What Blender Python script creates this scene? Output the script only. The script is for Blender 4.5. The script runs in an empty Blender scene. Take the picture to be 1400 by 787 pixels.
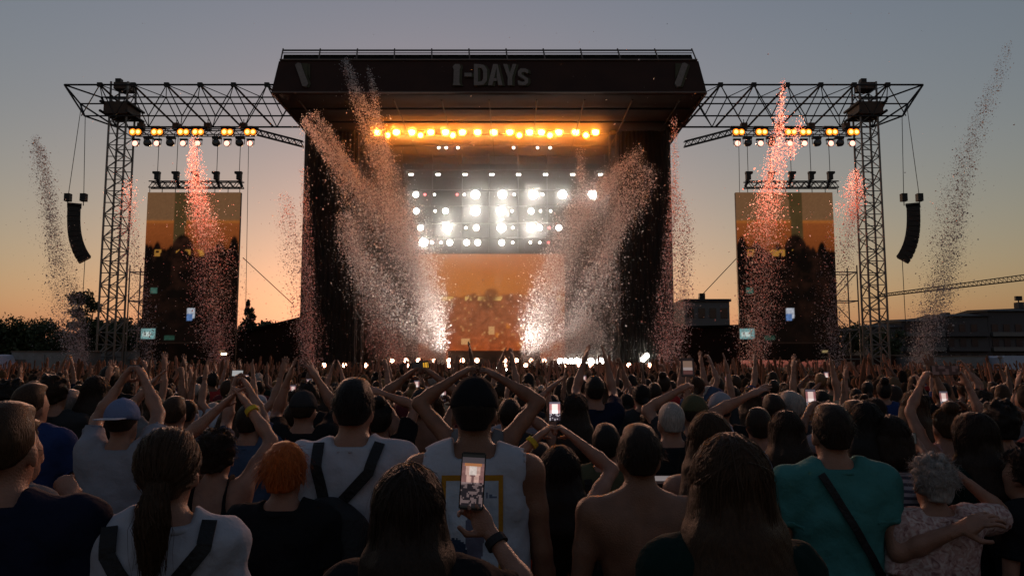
import bpy, bmesh, math, random
import numpy as np
from mathutils import Vector, Matrix, Quaternion
R = math.radians
SC = bpy.context.scene
COL = SC.collection
random.seed(11)
rng = np.random.default_rng(11)

# ------------------------------------------------------------------ camera, sky, sun, exposure
F = 1050.0                      # focal length in photo pixels (1400 wide)
CAMZ = 1.88
PITCH = math.atan(107.0 / F)
cam = bpy.data.cameras.new('camera')
cam.sensor_width = 36.0
cam.lens = 36.0 * F / 1400.0
cam.clip_start = 0.05
cam.clip_end = 3000
camo = bpy.data.objects.new('camera', cam)
COL.objects.link(camo)
camo.location = (0, 0, CAMZ)
camo.rotation_euler = (math.pi / 2 + PITCH, 0, 0)
SC.camera = camo

SUN_EL, SUN_AZ = R(0.8), R(-6)         # low sun behind the stage, to the left (azimuth from +Y towards +X)
world = bpy.data.worlds.new('World')
SC.world = world
world.use_nodes = True
wn, wl = world.node_tree.nodes, world.node_tree.links
wn.clear()
wo = wn.new('ShaderNodeOutputWorld')
wb = wn.new('ShaderNodeBackground')
sky = wn.new('ShaderNodeTexSky')
sky.sky_type = 'NISHITA'
sky.sun_disc = False
sky.sun_elevation = SUN_EL
sky.sun_rotation = SUN_AZ
sky.air_density = 1.5
sky.dust_density = 1.5
sky.ozone_density = 2.0
hsv = wn.new('ShaderNodeHueSaturation')
hsv.inputs['Saturation'].default_value = 0.8
wl.new(sky.outputs[0], hsv.inputs['Color'])
tint = wn.new('ShaderNodeMix')               # slight cast of the dusk air
tint.data_type = 'RGBA'
tint.blend_type = 'MULTIPLY'
tint.inputs[0].default_value = 1
tint.inputs[7].default_value = (1.0, 0.99, 1.03, 1)
wl.new(hsv.outputs[0], tint.inputs[6])
wl.new(tint.outputs[2], wb.inputs['Color'])
wb.inputs['Strength'].default_value = 0.15
wl.new(wb.outputs[0], wo.inputs['Surface'])

sun = bpy.data.lights.new('sun', 'SUN')
sun.energy = 0.35
sun.angle = R(3)
sun.color = (1.0, 0.62, 0.34)
suno = bpy.data.objects.new('sun', sun)
COL.objects.link(suno)
sd = Vector((math.sin(SUN_AZ) * math.cos(SUN_EL), math.cos(SUN_AZ) * math.cos(SUN_EL), math.sin(SUN_EL)))
suno.rotation_euler = (-sd).to_track_quat('-Z', 'Y').to_euler()
suno.location = (0, 0, 40)

SC.view_settings.view_transform = 'Standard'
SC.view_settings.look = 'None'
SC.view_settings.gamma = 1
SC.view_settings.exposure = 1.2
SC.view_settings.use_curve_mapping = False
SC.render.engine = 'CYCLES'
SC.cycles.use_denoising = True
SC.cycles.max_bounces = 6
SC.cycles.transparent_max_bounces = 8
SC.cycles.volume_bounces = 0
SC.cycles.sample_clamp_indirect = 4.0
SC.cycles.caustics_reflective = False
SC.cycles.caustics_refractive = False

# ------------------------------------------------------------------ helpers
CT, ST = math.cos(PITCH), math.sin(PITCH)


def at(px, py, Y):
    """point at depth Y (metres along +Y) seen at photo pixel px, py"""
    u, v = (px - 700.0) / F, (393.5 - py) / F
    dy, dz = CT - v * ST, ST + v * CT
    return Vector((u * Y / dy, Y, CAMZ + dz * Y / dy))


def atz(px, py, z):
    """point at height z seen at photo pixel px, py"""
    u, v = (px - 700.0) / F, (393.5 - py) / F
    dy, dz = CT - v * ST, ST + v * CT
    k = (z - CAMZ) / dz
    return Vector((u * k, dy * k, z))


W = {}


def reg(o, m, parent=None):
    COL.objects.link(o)
    W[o.name] = m.copy()
    if parent is not None:
        o.parent = parent
        o.matrix_parent_inverse = W[parent.name].inverted()
    o.matrix_basis = m
    return o


def thing(name, label, cat, loc=(0, 0, 0), group=None):
    o = bpy.data.objects.new(name, None)
    o.empty_display_size = 0.2
    reg(o, Matrix.Translation(loc))
    o['label'] = label
    o['category'] = cat
    if group:
        o['group'] = group
    return o


def tag(o, label, cat, group=None, kind=None):
    o['label'] = label
    o['category'] = cat
    if group:
        o['group'] = group
    if kind:
        o['kind'] = kind
    return o


def structure(o):
    o['kind'] = 'structure'
    return o


def mesh_py(name, verts, faces, mat=None, smooth=False):
    me = bpy.data.meshes.new(name)
    me.from_pydata([tuple(v) for v in verts], [], faces)
    if smooth:
        me.polygons.foreach_set('use_smooth', [True] * len(me.polygons))
    if mat:
        me.materials.append(mat)
    me.update()
    return me


def mesh_np(name, V, Q, mat=None, smooth=False):
    """fast mesh from an (n,3) array of points and an (m,k) array of faces"""
    V = np.asarray(V, dtype=np.float32)
    Q = np.asarray(Q, dtype=np.int32)
    me = bpy.data.meshes.new(name)
    k = Q.shape[1]
    me.vertices.add(len(V))
    me.vertices.foreach_set('co', V.ravel())
    me.loops.add(Q.size)
    me.loops.foreach_set('vertex_index', Q.ravel())
    me.polygons.add(len(Q))
    me.polygons.foreach_set('loop_start', np.arange(0, Q.size, k, dtype=np.int32))
    me.polygons.foreach_set('use_smooth', np.full(len(Q), smooth))
    me.update(calc_edges=True)
    if mat:
        me.materials.append(mat)
    return me


def obj(name, me, parent=None, m=None):
    o = bpy.data.objects.new(name, me)
    return reg(o, m if m is not None else Matrix.Identity(4), parent)


_unit = {}


def unit_mesh(kind, mat):
    key = (kind, mat.name)
    if key in _unit:
        return _unit[key]
    bm = bmesh.new()
    if kind == 'box':
        bmesh.ops.create_cube(bm, size=1)
    elif kind == 'bar':
        bmesh.ops.create_cone(bm, cap_ends=True, segments=6, radius1=1, radius2=1, depth=1)
    elif kind == 'cyl':
        bmesh.ops.create_cone(bm, cap_ends=True, segments=20, radius1=1, radius2=1, depth=1)
    elif kind == 'can':
        bmesh.ops.create_cone(bm, cap_ends=True, segments=16, radius1=1, radius2=0.72, depth=1)
    elif kind == 'lens':
        bmesh.ops.create_uvsphere(bm, u_segments=14, v_segments=6, radius=1)
        bmesh.ops.scale(bm, vec=(1, 1, 0.3), verts=bm.verts)
    me = bpy.data.meshes.new(kind)
    bm.to_mesh(me)
    bm.free()
    if kind in ('cyl', 'lens', 'can'):
        me.polygons.foreach_set('use_smooth', [len(p.vertices) < 6 for p in me.polygons])
    me.materials.append(mat)
    _unit[key] = me
    return me


def bar(parent, name, p0, p1, r, mat, kind='bar'):
    p0, p1 = Vector(p0), Vector(p1)
    d = p1 - p0
    m = Matrix.Translation((p0 + p1) / 2) @ d.to_track_quat('Z', 'Y').to_matrix().to_4x4() @ Matrix.Diagonal((r, r, d.length, 1))
    return obj(name, unit_mesh(kind, mat), parent, m)


def box(parent, name, c, s, mat, rot=None):
    m = Matrix.Translation(c)
    if rot is not None:
        m = m @ rot.to_4x4()
    m = m @ Matrix.Diagonal((s[0], s[1], s[2], 1))
    return obj(name, unit_mesh('box', mat), parent, m)


def copy_tree(o, m):
    """copy of a thing and its parts, moved to matrix m (source built round the origin)"""
    c = o.copy()
    COL.objects.link(c)
    c.matrix_basis = m

    def rec(src, dst):
        for ch in src.children:
            k = ch.copy()
            COL.objects.link(k)
            k.parent = dst
            rec(ch, k)
    rec(o, c)
    return c


# ------------------------------------------------------------------ materials
def mat(name, col, rough=0.6, metal=0.0, var=0.15, scale=6.0, bump=0.0, bscale=40.0, spec=0.3, sheen=0.0):
    m = bpy.data.materials.new(name)
    m.use_nodes = True
    n, l = m.node_tree.nodes, m.node_tree.links
    b = n['Principled BSDF']
    b.inputs['Roughness'].default_value = rough
    b.inputs['Metallic'].default_value = metal
    b.inputs['Specular IOR Level'].default_value = spec
    if sheen:
        b.inputs['Sheen Weight'].default_value = sheen
    tc = n.new('ShaderNodeTexCoord')
    nz = n.new('ShaderNodeTexNoise')
    nz.inputs['Scale'].default_value = scale
    nz.inputs['Detail'].default_value = 5
    l.new(tc.outputs['Object'], nz.inputs['Vector'])
    mr = n.new('ShaderNodeMapRange')
    mr.inputs['From Min'].default_value = 0.3
    mr.inputs['From Max'].default_value = 0.7
    mr.inputs['To Min'].default_value = 1 - var
    mr.inputs['To Max'].default_value = 1 + var
    l.new(nz.outputs['Fac'], mr.inputs['Value'])
    mx = n.new('ShaderNodeMix')
    mx.data_type = 'RGBA'
    mx.blend_type = 'MULTIPLY'
    mx.inputs[0].default_value = 1
    mx.inputs[6].default_value = (*col, 1)
    l.new(mr.outputs[0], mx.inputs[7])
    l.new(mx.outputs[2], b.inputs['Base Color'])
    if bump:
        n2 = n.new('ShaderNodeTexNoise')
        n2.inputs['Scale'].default_value = bscale
        n2.inputs['Detail'].default_value = 4
        l.new(tc.outputs['Object'], n2.inputs['Vector'])
        bp = n.new('ShaderNodeBump')
        bp.inputs['Strength'].default_value = bump
        bp.inputs['Distance'].default_value = 0.02
        l.new(n2.outputs['Fac'], bp.inputs['Height'])
        l.new(bp.outputs[0], b.inputs['Normal'])
    return m


def emit(name, col, s):
    m = bpy.data.materials.new(name)
    m.use_nodes = True
    n, l = m.node_tree.nodes, m.node_tree.links
    n.clear()
    o = n.new('ShaderNodeOutputMaterial')
    e = n.new('ShaderNodeEmission')
    e.inputs['Color'].default_value = (*col, 1)
    e.inputs['Strength'].default_value = s
    l.new(e.outputs[0], o.inputs['Surface'])
    return m


def attr_emit(name, s):
    m = emit(name, (1, 1, 1), s)
    n, l = m.node_tree.nodes, m.node_tree.links
    a = n.new('ShaderNodeAttribute')
    a.attribute_name = 'Col'
    l.new(a.outputs['Color'], [x for x in n if x.type == 'EMISSION'][0].inputs['Color'])
    return m


M = dict(
    steel=mat('dark_steel', (0.035, 0.033, 0.033), 0.5, 0.6),
    alu=mat('weathered_aluminium', (0.20, 0.18, 0.17), 0.45, 0.8),
    rust=mat('brown_painted_steel', (0.09, 0.06, 0.045), 0.6, 0.2),
    cable=mat('black_cable', (0.02, 0.02, 0.02), 0.7),
    drape=mat('black_drape', (0.018, 0.014, 0.012), 0.9, var=0.3, scale=1.5, bump=0.5, bscale=3),
    tarp=mat('dark_brown_tarpaulin', (0.040, 0.014, 0.007), 0.8, var=0.2, scale=0.6, bump=0.15, bscale=2),
    ceil=mat('brown_roof_lining', (0.022, 0.009, 0.004), 0.9, var=0.2, scale=0.8),
    trim=mat('dull_metal_trim', (0.16, 0.12, 0.10), 0.5, 0.4),
    deck=mat('black_stage_floor', (0.03, 0.028, 0.027), 0.5, var=0.2),
    plastic=mat('black_lamp_housing', (0.02, 0.02, 0.02), 0.45),
    amberhood=mat('amber_tinted_housing', (0.10, 0.05, 0.03), 0.5, 0.3),
    letter=mat('grey_painted_letter', (0.22, 0.17, 0.14), 0.7),
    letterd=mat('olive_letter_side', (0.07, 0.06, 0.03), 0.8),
    grille=mat('black_speaker_grille', (0.012, 0.012, 0.013), 0.7, var=0.3, scale=30),
    ground=mat('trampled_grass_and_soil', (0.05, 0.042, 0.026), 0.95, var=0.5, scale=0.8, bump=0.6, bscale=9),
    leaf=mat('dark_green_leaf', (0.045, 0.06, 0.025), 0.6, var=0.4, scale=1.0),
    needle=mat('dark_conifer_needle', (0.03, 0.045, 0.025), 0.7, var=0.4, scale=1.0),
    bark=mat('brown_bark', (0.06, 0.045, 0.035), 0.9, bump=0.6, bscale=12),
    wall=mat('grey_rendered_wall', (0.17, 0.155, 0.15), 0.9, var=0.15, scale=0.3),
    walld=mat('dark_brick_wall', (0.085, 0.077, 0.082), 0.9, var=0.2, scale=0.3),
    roof=mat('dark_roof_sheet', (0.05, 0.045, 0.045), 0.8),
    glass=mat('dark_window_glass', (0.03, 0.035, 0.045), 0.15, spec=0.6),
    white=mat('white_painted_panel', (0.24, 0.23, 0.23), 0.6, var=0.15),
    bluew=mat('bluish_white_panel', (0.42, 0.48, 0.62), 0.5, var=0.08),
)
# ------------------------------------------------------------------ ground
YT = 54.0                                    # plane of the side towers and screens
g = mesh_py('ground', [(-900, -60, 0), (900, -60, 0), (900, 1600, 0), (-900, 1600, 0)], [(0, 1, 2, 3)], M['ground'])
structure(obj('ground', g))

# ------------------------------------------------------------------ stage
YF = 47.5                                    # front edge of the roof
YL = 54.5                                    # front of the stage side walls
YB = 65.0                                    # back wall
stage = thing('concert_stage', 'big dark open-air concert stage with overhanging box roof and lettered fascia', 'stage', at(668, 500, YL))


def quad(parent, name, pts, m, thick=0.0):
    """flat panel given by 4 corners; thick pushes a second skin back along the normal"""
    p = [Vector(q) for q in pts]
    n = (p[1] - p[0]).cross(p[3] - p[0]).normalized()
    if thick:
        b = [q - n * thick for q in p]
        k = len(p)
        v = p + b
        f = [tuple(range(k)), tuple(range(2 * k - 1, k - 1, -1))] + [(i, i + k, (i + 1) % k + k, (i + 1) % k) for i in range(k)]
        # keep the outward side consistent
        f = [f[0], f[1]] + [tuple(reversed(q)) for q in f[2:]]
    else:
        v, f = p, [tuple(range(len(p)))]
    return obj(name, mesh_py(name, v, f, m), parent)


fb0, fb1 = at(372, 127, YF), at(965, 127, YF)             # lower front edge of the fascia
ft0, ft1 = at(383, 82.5, YF + 1.5), at(953, 82.5, YF + 1.5)
rt0, rt1 = at(388, 70, YF + 2.2), at(945, 70, YF + 2.2)
zc = fb0.z                                                # ceiling height
# fascia
quad(stage, 'fascia', [fb0, fb1, ft1, ft0], M['tarp'], 0.15)
# top parapet behind the fascia
quad(stage, 'parapet', [Vector((ft0.x, YF + 2.0, ft0.z - .3)), Vector((ft1.x, YF + 2.0, ft1.z - .3)), Vector((rt1.x, YF + 2.2, rt1.z - .25)), Vector((rt0.x, YF + 2.2, rt0.z - .25))], M['drape'], 0.1)
# roof sides, top and ceiling
for s, a, b in ((-1, fb0, ft0), (1, fb1, ft1)):
    q = [a + Vector((0.01 * s, .16, 0)), Vector((a.x, YB, a.z)), Vector((b.x, YB, b.z)), b + Vector((0.01 * s, .16, 0))]
    quad(stage, 'roof_side', q if s < 0 else q[::-1], M['tarp'], 0.12)
quad(stage, 'roof_top', [ft0 + Vector((.2, .6, -.32)), ft1 + Vector((-.2, .6, -.32)), Vector((ft1.x - .2, YB, ft1.z - .32)), Vector((ft0.x + .2, YB, ft0.z - .32))], M['tarp'], 0.15)
quad(stage, 'ceiling', [fb0 + Vector((.13, .16, .05)), Vector((fb0.x + .13, YB, zc + .05)), Vector((fb1.x - .13, YB, zc + .05)), fb1 + Vector((-.13, .16, .05))], M['ceil'], 0.1)
# trim rails on the fascia and posts of the roof rail
d = (ft0 - fb0)
bar(stage, 'fascia_trim', fb0 + Vector((0, -.06, 0)), fb1 + Vector((0, -.06, 0)), 0.07, M['trim'])
bar(stage, 'fascia_trim', ft0 + Vector((0, -.06, 0)), ft1 + Vector((0, -.06, 0)), 0.07, M['trim'])
bar(stage, 'roof_rail', rt0 + Vector((0, -.12, 0)), rt1 + Vector((0, -.12, 0)), 0.06, M['steel'])
bar(stage, 'roof_rail', rt0 + Vector((0, -.2, -.22)), rt1 + Vector((0, -.2, -.22)), 0.035, M['trim'])
for i in range(12):
    t = i / 11
    bar(stage, 'rail_post', rt0.lerp(rt1, t) + Vector((0, -.14, .1)), ft0.lerp(ft1, t) + Vector((0, .12, 0)), 0.05, M['trim'])
# ceiling cross beams
for i, yy in enumerate((50.2, 53.0, 56.0, 59.0, 62.0)):
    bar(stage, 'ceiling_beam', (fb0.x + .4, yy, zc - .12), (fb1.x - .4, yy, zc - .12), 0.07, M['drape'])
for i in range(9):
    xx = fb0.x + (fb1.x - fb0.x) * (i + 0.5) / 9
    bar(stage, 'ceiling_beam', (xx, YF + .5, zc - .3), (xx, YB - .5, zc - .3), 0.05, M['drape'])

# side walls (black drapes on the wings), columns
wl0, wl1 = at(411, 400, YL).x, at(920, 400, YL).x
DECK = at(668, 497, YL).z
for s, x in ((-1, wl0), (1, wl1)):
    quad(stage, 'side_wall', [Vector((x, YL, 0)), Vector((x, YB, 0)), Vector((x, YB, zc)), Vector((x, YL, zc))], M['drape'], 0.2 * s)
    # front wing drape: pleated curtain
    n = 60
    wv, wf = [], []
    wx = 3.6
    for j, z in enumerate((0.0, zc * .33, zc * .66, zc - .2)):
        for i in range(n + 1):
            u = i / n
            wv.append((x - s * (0.06 + u * wx), YL + .35 + .10 * math.sin(i * 1.3) + .05 * math.sin(i * .37 + j), z))
    for j in range(3):
        for i in range(n):
            a = j * (n + 1) + i
            wf.append((a, a + 1, a + n + 2, a + n + 1))
    obj('wing_drape', mesh_py('wing_drape', wv, wf, M['drape'], True), stage)
    for dx in (0.0, 3.9):
        cx = x - s * (0.12 + dx)
        for ox, oy in ((-.25, -.25), (.25, -.25), (-.25, .25), (.25, .25)):
            bar(stage, 'column_tube', (cx + ox, YL + .9 + oy, 0), (cx + ox, YL + .9 + oy, zc - .2), 0.05, M['alu'])
        for k in range(22):
            z0 = k * (zc - .4) / 22
            z1 = (k + 1) * (zc - .4) / 22
            e = .25 if k % 2 else -.25
            bar(stage, 'column_brace', (cx - e, YL + .65, z0), (cx + e, YL + .65, z1), 0.03, M['alu'])
quad(stage, 'back_wall', [Vector((wl0, YB, 0)), Vector((wl1, YB, 0)), Vector((wl1, YB, zc + 2)), Vector((wl0, YB, zc + 2))], M['drape'], 0.2)
box(stage, 'stage_deck', ((wl0 + wl1) / 2, (YL - 1 + YB) / 2 - .3, DECK / 2), (wl1 - wl0 - .5, YB - YL + 1.2, DECK), M['deck'])
box(stage, 'deck_edge', ((wl0 + wl1) / 2, YL - 1.25, DECK - .12), (wl1 - wl0 - .6, .1, .3), M['trim'])
# drum riser and silhouetted backline on the stage
box(stage, 'riser', (at(676, 490, 60).x, 60, DECK + .5), (7, 3, 1.0), M['deck'])

# fascia lettering: each character its own raised piece
nrm = (fb1 - fb0).cross(ft0 - fb0).normalized()
if nrm.y > 0:
    nrm = -nrm
up = (ft0 - fb0)
up = (up - (fb1 - fb0).normalized() * up.dot((fb1 - fb0).normalized())).normalized()
right = (fb1 - fb0).normalized()


def fpt(px, py):
    """point of the fascia plane under a photo pixel"""
    o = Vector((0, 0, CAMZ))
    dr = (at(px, py, 10) - o)
    t = (fb0 - o).dot(nrm) / dr.dot(nrm)
    return o + dr * t


def letter(name, polys, back=M['letterd'], front=M['letter'], dep=.14):
    """polys: list of pixel outlines on the fascia; extruded plate with a darker side plate behind, offset to the right"""
    for k, pl in enumerate(polys):
        P = [fpt(*q) + nrm * dep for q in pl]
        if (P[1] - P[0]).cross(P[2] - P[1]).dot(nrm) < 0:
            P = P[::-1]
        B = [p - nrm * (dep - .02) for p in P]
        n = len(P)
        o = obj(name, mesh_py(name, P + B, [tuple(range(n)), tuple(range(2 * n - 1, n - 1, -1))] + [(i + n, (i + 1) % n + n, (i + 1) % n, i) for i in range(n)], front), stage)
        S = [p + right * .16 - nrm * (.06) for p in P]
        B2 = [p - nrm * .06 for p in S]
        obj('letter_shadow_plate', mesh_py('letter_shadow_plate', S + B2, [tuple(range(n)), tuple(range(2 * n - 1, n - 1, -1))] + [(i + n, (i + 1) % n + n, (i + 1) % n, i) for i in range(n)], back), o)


def pxl(x0, y0, w, h, pts):
    return [(x0 + a * w, y0 + b * h) for a, b in pts]


letter('letter', [pxl(619, 90, 11, 29, [(.0, .12), (.3, 0), (.85, 0), (1, .14), (.88, .24), (.82, .86), (1, 1), (0, 1), (.1, .86), (.14, .24)])])
letter('hyphen', [pxl(635, 102, 10, 5, [(0, 0), (1, 0), (1, 1), (0, 1)])])
letter('letter', [pxl(648, 90, 18, 29, [(0, 0), (.3, 0), (.3, 1), (0, 1)]), pxl(648, 90, 18, 29, [(.31, 0), (.75, .04), (1, .25), (1, .75), (.75, .97), (.31, 1), (.31, .84), (.6, .8), (.7, .68), (.7, .32), (.6, .2), (.31, .16)])])
letter('letter', [pxl(667, 90, 20, 29, [(.36, 0), (.6, 0), (.6, .18), (.3, 1), (0, 1)]), pxl(667, 90, 20, 29, [(.61, 0), (.66, 0), (1, 1), (.72, 1), (.61, .6)]), pxl(667, 90, 20, 29, [(.42, .66), (.6, .66), (.6, .8), (.37, .8)])])
letter('letter', [pxl(688, 90, 18, 29, [(0, 0), (.3, 0), (.5, .4), (.5, 1), (.34, 1), (.34, .6)]), pxl(688, 90, 18, 29, [(.51, .4), (.72, 0), (1, 0), (.68, .6), (.68, 1), (.51, 1)])])
letter('letter', [pxl(708, 96, 14, 23, [(1, .1), (1, .3), (.6, .2), (.35, .25), (.35, .36), (1, .6), (1, .85), (.7, 1), (.2, 1), (0, .9), (0, .7), (.4, .8), (.66, .78), (.66, .68), (0, .42), (0, .18), (.25, 0), (.75, 0)])])
for cx, s in ((413, 1), (931, -1)):
    letter('emblem', [[(cx + s * a, b) for a, b in [(-9, 91), (-5, 88), (-1, 89), (4, 103), (9, 116), (6, 121), (1, 120), (-3, 108)]]])
    letter('emblem_panel', [[(cx + s * a, b) for a, b in [(0, 89), (8, 89), (8, 110), (5, 103)]]], front=M['letterd'])

# ------------------------------------------------------------------ video screens: LED walls whose picture is flat print
M['led'] = attr_emit('led_screen_picture', 0.43)


def led_screen(name, label, corners, paint, nu, nv, group=None):
    """corners: bottom-left, bottom-right, top-right, top-left; paint(u, v) -> linear rgb, v up"""
    bl, br, tr, tl = corners
    t = thing(name, label, 'screen', (bl + br) / 2, group)
    u, v = np.meshgrid(np.linspace(0, 1, nu), np.linspace(0, 1, nv))
    u, v = u.ravel(), v.ravel()
    A = [np.array(c) for c in (bl, br, tr, tl)]
    P = (1 - u)[:, None] * (1 - v)[:, None] * A[0] + u[:, None] * (1 - v)[:, None] * A[1] + u[:, None] * v[:, None] * A[2] + (1 - u)[:, None] * v[:, None] * A[3]
    ii, jj = np.meshgrid(np.arange(nu - 1), np.arange(nv - 1))
    a = (jj * nu + ii).ravel()
    me = mesh_np('display', P, np.stack([a, a + 1, a + nu + 1, a + nu], 1), M['led'])
    col = paint(u, v)
    at_ = me.attributes.new('Col', 'FLOAT_COLOR', 'POINT')
    at_.data.foreach_set('color', np.concatenate([np.clip(col, 0, 20), np.ones((len(u), 1))], 1).astype(np.float32).ravel())
    obj('display', me, t)
    nn = (br - bl).cross(tl - bl).normalized()
    q = [c - nn * .03 for c in (bl, br, tr, tl)]
    quad(t, 'screen_cabinet', q, M['plastic'], .25)
    return t


def hash2(a, b, s=0.0):
    return np.modf(np.abs(np.sin(a * 127.1 + b * 311.7 + s * 74.7) * 43758.5453))[0]


def vnoise(x, y, s=0.0):
    xi, yi = np.floor(x), np.floor(y)
    fx, fy = x - xi, y - yi
    fx, fy = fx * fx * (3 - 2 * fx), fy * fy * (3 - 2 * fy)
    h = lambda i, j: hash2(xi + i, yi + j, s)
    return (h(0, 0) * (1 - fx) + h(1, 0) * fx) * (1 - fy) + (h(0, 1) * (1 - fx) + h(1, 1) * fx) * fy


def fbm(x, y, s=0.0):
    return .5 * vnoise(x, y, s) + .28 * vnoise(x * 2.1, y * 2.1, s + 3) + .15 * vnoise(x * 4.3, y * 4.3, s + 5) + .07 * vnoise(x * 8.9, y * 8.9, s + 8)


def lin(r, g_, b):
    f = lambda c: (c / 255 / 12.92) if c < 10 else ((c / 255 + .055) / 1.055) ** 2.4
    return np.array([f(r), f(g_), f(b)])


def mixc(c0, c1, t):
    return c0 * (1 - t[:, None]) + c1 * t[:, None]


def step(x, e, w):
    return np.clip((x - e) / w + .5, 0, 1)


def paint_side(flip):
    def f(u, v):
        if flip:
            pass
        n = fbm(u * 9, v * 16, 4)
        c = np.tile(lin(112, 80, 54), (len(u), 1))                                   # olive band at the top
        low = mixc(lin(132, 70, 34), lin(106, 50, 20), np.clip((v - .62) / .2, 0, 1) * .0 + np.clip((.8 - v) * 3, 0, 1))
        c = mixc(c, low, step(-v, -.825, .012))
        c = mixc(c, lin(158, 92, 40), np.exp(-((v - .822) / .009) ** 2) * .9)
        pu = .36 if not flip else .62
        pillar = (np.abs(u - pu - (.05 * (v - .8) if not flip else -.05 * (v - .8))) < .062 + .05 * np.clip(v - .8, 0, 1)) & (v > .6)
        c[pillar] = lin(74, 58, 34) * (0.8 + .4 * n[pillar, None])
        c = mixc(c, lin(70, 38, 20), np.clip((.74 - v) * 4, 0, 1) * .6)
        # yellow gaps of light behind the silhouettes
        gap = (np.abs(v - .635) < .018) & (hash2(np.floor(u * 13 + .7), np.floor(u * 0), 9) > .52) & (hash2(np.floor(u * 60), np.floor(v * 60), 2) > .2)
        c[gap] = lin(196, 138, 60)
        # dark silhouettes: hats, palms, raised hands
        hgt = .655 + .14 * (fbm(u * 7, u * 0 + 2, 1) - .5) + .05 * (fbm(u * 26, u * 0 + 5, 2) - .5)
        for (cu, ch, wv) in ((.40, .745, .11), (.13, .70, .05), (.80, .70, .07), (.95, .735, .05), (.28, .68, .05)):
            cu = cu if not flip else 1 - cu
            hgt = np.maximum(hgt, (ch - ((u - cu) / wv) ** 2 * .06) * (np.abs(u - cu) < wv))
        sil = step(hgt - v, 0.0, .02)
        dark = lin(14, 9, 7) + (lin(52, 30, 22) - lin(14, 9, 7)) * np.clip((n - .45) * 2.2, 0, 1)[:, None] * np.clip((v - .05) * 1.4, .15, 1)[:, None]
        keep = gap & (v > hgt - .09)
        s2 = np.where(keep, sil * .35, sil)
        c = c * (1 - s2[:, None]) + dark * s2[:, None]
        c[(v < .105) & (v > .095)] = lin(30, 20, 16)
        c[v < .095] *= .55
        # bright little phone screens filmed in the crowd
        for (cu, cv, wu, wv, rgb) in ((.52, .275, .045, .032, (176, 180, 190)), (.51, .25, .03, .02, (90, 120, 170)), (.05, .155, .10, .028, (120, 160, 160)), (.06, .15, .04, .015, (190, 205, 200)), (.11, .41, .035, .016, (60, 90, 80)), (.30, .13, .05, .012, (35, 60, 50)), (.86, .05, .03, .008, (150, 130, 90))):
            w = (np.abs(u - cu) < wu) & (np.abs(v - cv) < wv)
            c[w] = lin(*rgb) * (.75 + .5 * hash2(np.floor(u[w] * 60), np.floor(v[w] * 90))[:, None])
        return c * (.76 + .16 * hash2(np.floor(u * 90), np.floor(v * 160))[:, None])
    return f


def side_corners(l0, l1, r0, r1, y0, y1):
    bl, br = at(l0, y1, YT), at(r0, y1, YT)
    tl, tr = at(l1, y0, YT), at(r1, y0, YT)
    bl.x = tl.x = (bl.x + tl.x) / 2
    br.x = tr.x = (br.x + tr.x) / 2
    return [bl, br, tr, tl]


cl = side_corners(191, 202, 321, 329, 263, 492)
cr = side_corners(1011, 1007, 1147, 1139, 263, 492)
led_screen('video_screen', 'tall hanging video screen with orange picture beside the tower near the trees', cl, paint_side(False), 84, 150)
led_screen('video_screen', 'tall hanging video screen with orange picture beside the tower near the apartment block', cr, paint_side(True), 84, 150)


def paint_main(u, v):
    n = fbm(u * 12, v * 12, 7)
    top = mixc(lin(200, 106, 36), lin(214, 132, 66), fbm(u * 3, v * 3, 2))
    top = mixc(top, lin(184, 92, 30), np.clip(u * 1.6 - .8, 0, 1) * .6)
    c = top
    haze = mixc(lin(150, 88, 56), lin(176, 100, 66), n)
    crowd = step(.60 + .06 * (fbm(u * 10, u * 0, 3) - .5) * 2 - v, 0, .03)
    c = c * (1 - crowd[:, None]) + haze * crowd[:, None]
    low = mixc(lin(196, 92, 40), lin(150, 70, 40), n)
    c = mixc(c, low, np.clip((.34 - v) * 4, 0, 1))
    busy = .45 + 1.1 * fbm(u * 34, v * 30, 21)
    c = np.where((v < .58)[:, None], c * busy[:, None], c)
    gap = (np.abs(v - .565) < .022) & (hash2(np.floor(u * 24 + .3), np.floor(u * 0), 5) > .55) & (hash2(np.floor(u * 90), np.floor(v * 60), 2) > .25)
    c[gap] = lin(255, 206, 120)
    for (cu, cv, r) in ((.5, .60, .05), (.38, .58, .03), (.82, .6, .035), (.62, .57, .03), (.47, .53, .06)):
        d2 = ((u - cu) / r) ** 2 + ((v - cv) / (r * 1.2)) ** 2
        c = mixc(c, lin(112, 66, 46), np.clip(1.4 - d2, 0, 1) * .8)
    pix = hash2(np.floor(u * 74), np.floor(v * 54), 6)
    sp = (pix > .955) & (v < .6)
    c[sp] = c[sp] * .45 + .55 * lin(240, 176, 112)
    pix = hash2(np.floor(u * 40), np.floor(v * 24), 12)
    sp = (pix > .975) & (v < .35)
    c[sp] = c[sp] * .5 + .5 * lin(255, 150, 50)
    for (cu, cv, wu, wv) in ((.5, .27, .022, .04), (.71, .30, .016, .03), (.32, .17, .03, .03), (.80, .50, .01, .02)):
        w = (np.abs(u - cu) < wu) & (np.abs(v - cv) < wv)
        c[w] = c[w] * .3 + .7 * lin(250, 196, 130)
    return c * (.85 + .3 * hash2(np.floor(u * 120), np.floor(v * 110))[:, None]) * .82


YS = 63.5
mc = [at(572, 492, YS), at(772, 492, YS), at(772, 344, YS), at(572, 344, YS)]
led_screen('video_wall', 'wide glowing orange video wall at the back of the stage', mc, paint_main, 150, 110)
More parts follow.
